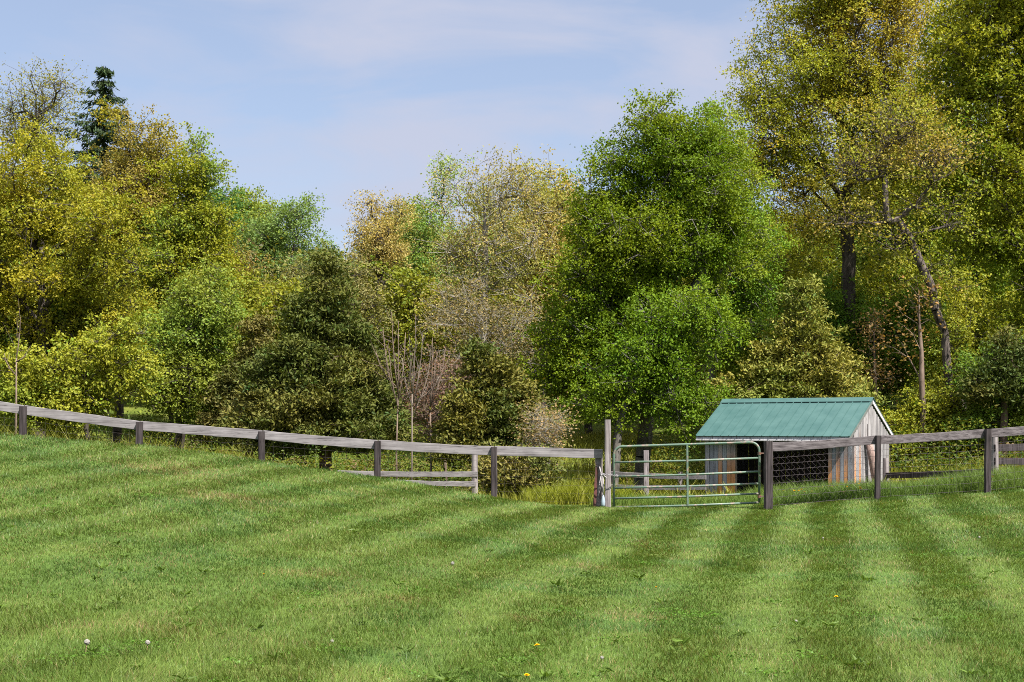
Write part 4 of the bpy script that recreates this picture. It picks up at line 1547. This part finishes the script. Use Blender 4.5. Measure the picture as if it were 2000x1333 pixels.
    m.loft([[(0.02, 0.02, -.05), (W - .02, .02, -.05), (W - .02, D - .02, -.05), (0.02, D - .02, -.05)], [(0.02, 0.02, .03), (W - .02, .02, .03), (W - .02, D - .02, .03), (0.02, D - .02, .03)]])
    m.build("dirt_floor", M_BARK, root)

    # round pole leaning on the gable wall and a dark pipe beside it
    wm = lambda s, off, z: Vector((fl.x + (W + off) * ux + s * math.sin(TH), fl.y + (W + off) * uy + s * math.cos(TH), zg + z))
    a, b = wm(1.10, .34, -.15), wm(.86, .12, 1.52)
    o = MB().tube([Vector((0, 0, 0)), (b - a) * .35, (b - a) * .7, b - a], [.105, .10, .095, .085], 14).build("wooden_pole", bark_mat("pole_bark", (.10, .06, .05), (.34, .25, .22)), None, True)
    o.location = a
    tag(o, "thick brown round pole leaning against the shed gable wall", "pole")


# ------------------------------------------------------------------ dandelions
def dandelions():
    stem_m = paint_mat("dandelion_stem", (.16, .10, .05), (.14, .15, .05), .7)
    puff_m, n, l, out = new_mat("dandelion_fluff")
    d = n.new("ShaderNodeBsdfDiffuse")
    d.inputs[0].default_value = (.24, .225, .20, 1)
    l.new(d.outputs[0], out.inputs[0])
    yel_m, n, l, out = new_mat("dandelion_petal")
    d = n.new("ShaderNodeBsdfDiffuse")
    d.inputs[0].default_value = (.72, .42, .008, 1)
    l.new(d.outputs[0], out.inputs[0])

    def flat(py, Yguess=None):
        # depth at which the lawn shows at row py near the middle
        Y = 1.6 * F / (py - PY)
        return Y

    def ground_at(px, py):
        Y = 8.0
        while Y < 28:
            X = wx(px, Y)
            if wz(py, Y) <= gz(X, Y):
                return X, Y
            Y += .03
        return wx(px, 28), 28

    def make(kind, label, group):
        root = empty("dandelion", (0, 0, 0), label, "dandelion", group)
        h = .10 if kind == "seed" else .055
        MB().tube([(0, 0, -.01), (.006, 0, h * .5), (.0, .004, h)], [.0035, .003, .0028], 6).build("stem", stem_m, root, True)
        r = np.random.default_rng(4)
        if kind == "seed":
            # ball of fine filaments with tiny parachutes
            dv = r.normal(0, 1, (110, 3))
            dv /= np.linalg.norm(dv, axis=1, keepdims=True)
            m = MB()
            for q in dv:
                q = Vector(q)
                c = Vector((0, .004, h + .012)) + q * .017
                t = q.cross(Vector((.3, .2, .9))).normalized()
                b = q.cross(t)
                m.add([c + t * .006, c + b * .006, c - t * .006, c - b * .006, c + q * .003], [(0, 1, 4), (1, 2, 4), (2, 3, 4), (3, 0, 4)])
            m.build("seed_head", puff_m, root)
        else:
            m = MB()
            for ring, (rad, zz, nn) in enumerate(((.021, .0, 18), (.015, .004, 14), (.009, .007, 10))):
                for k in range(nn):
                    a = k / nn * 2 * math.pi + ring * .3
                    e = Vector((math.cos(a), math.sin(a), .25 + ring * .25)).normalized()
                    s = Vector((-math.sin(a), math.cos(a), 0)) * .0032
                    c = Vector((0, .004, h + zz))
                    m.add([c - s, c + s, c + e * rad + s, c + e * rad - s], [(0, 1, 2, 3)])
            m.build("flower_head", yel_m, root)
        return root
    GS, GF = "white dandelion seed heads on the lawn", "yellow dandelion flowers in the lawn"
    seeds = [(168, 1262, "largest white dandelion seed head low at the left of the lawn", 1.15), (288, 1258, "greyish dandelion seed head beside the bare straw patch", 1.0),
             (885, 1098, "lone white dandelion seed head half way up the middle of the lawn", 1.1), (1177, 1280, "small pale dandelion seed head low in the middle of the lawn", .75),
             (1556, 1205, "small white dandelion seed head left of the bare spot on the right", .7), (648, 1246, "small dandelion seed head above the pale stone-like leaf", .7),
             (1910, 1040, "tiny pale dandelion seed head far up the lawn at the right", .9), (1608, 1040, "tiny pale dandelion seed head near the gate hinge post stripe", .8)]
    yel = [(1051, 1256, "brightest yellow dandelion flower low in the middle of the lawn", 1.2), (1634, 1158, "yellow dandelion flower in the dark stripe on the right", 1.15),
           (516, 1111, "small orange-yellow dandelion flower on the left slope", .9), (1282, 1135, "small yellow dandelion flower in the pale middle stripe", .8),
           (1028, 1312, "faded yellow dandelion flower at the bottom edge of the lawn", 1.0)]
    for kind, lst, grp in (("seed", seeds, GS), ("flower", yel, GF)):
        proto = None
        for i, (px, py, lab, s) in enumerate(lst):
            if proto is None:
                o = proto = make(kind, lab, grp)
            else:
                o = copy_tree(proto)
                o["label"] = lab
            X, Y = ground_at(px, py + 18)
            o.location = (X, Y, gz(X, Y) - (.028 if kind == 'seed' else .012))
            o.scale = (s * .85, s * .85, s * .85)
            o.rotation_euler = (random.uniform(-.15, .15), random.uniform(-.15, .15), random.uniform(0, 6))
    # the little ones in the unmown strip
    src = make("flower", "tiny yellow dandelion flower in the unmown strip below the shed", "yellow dandelions in the unmown strip")
    first = True
    r = np.random.default_rng(12)
    for k in range(26):
        o = src if first else copy_tree(src)
        first = False
        Y = r.uniform(28.1, 30.5)
        X = wx(r.uniform(1530, 1690), Y) if k < 19 else wx(r.uniform(1700, 1960), Y)
        o.location = (X, Y, gz(X, Y) + .13 + .06 * r.random())
        o.scale = (1.3, 1.3, 1.3)


lawn()
lawn_weeds()
tall_grass()
shed()
fences()
gate()
dandelions()
trees()
undergrowth()
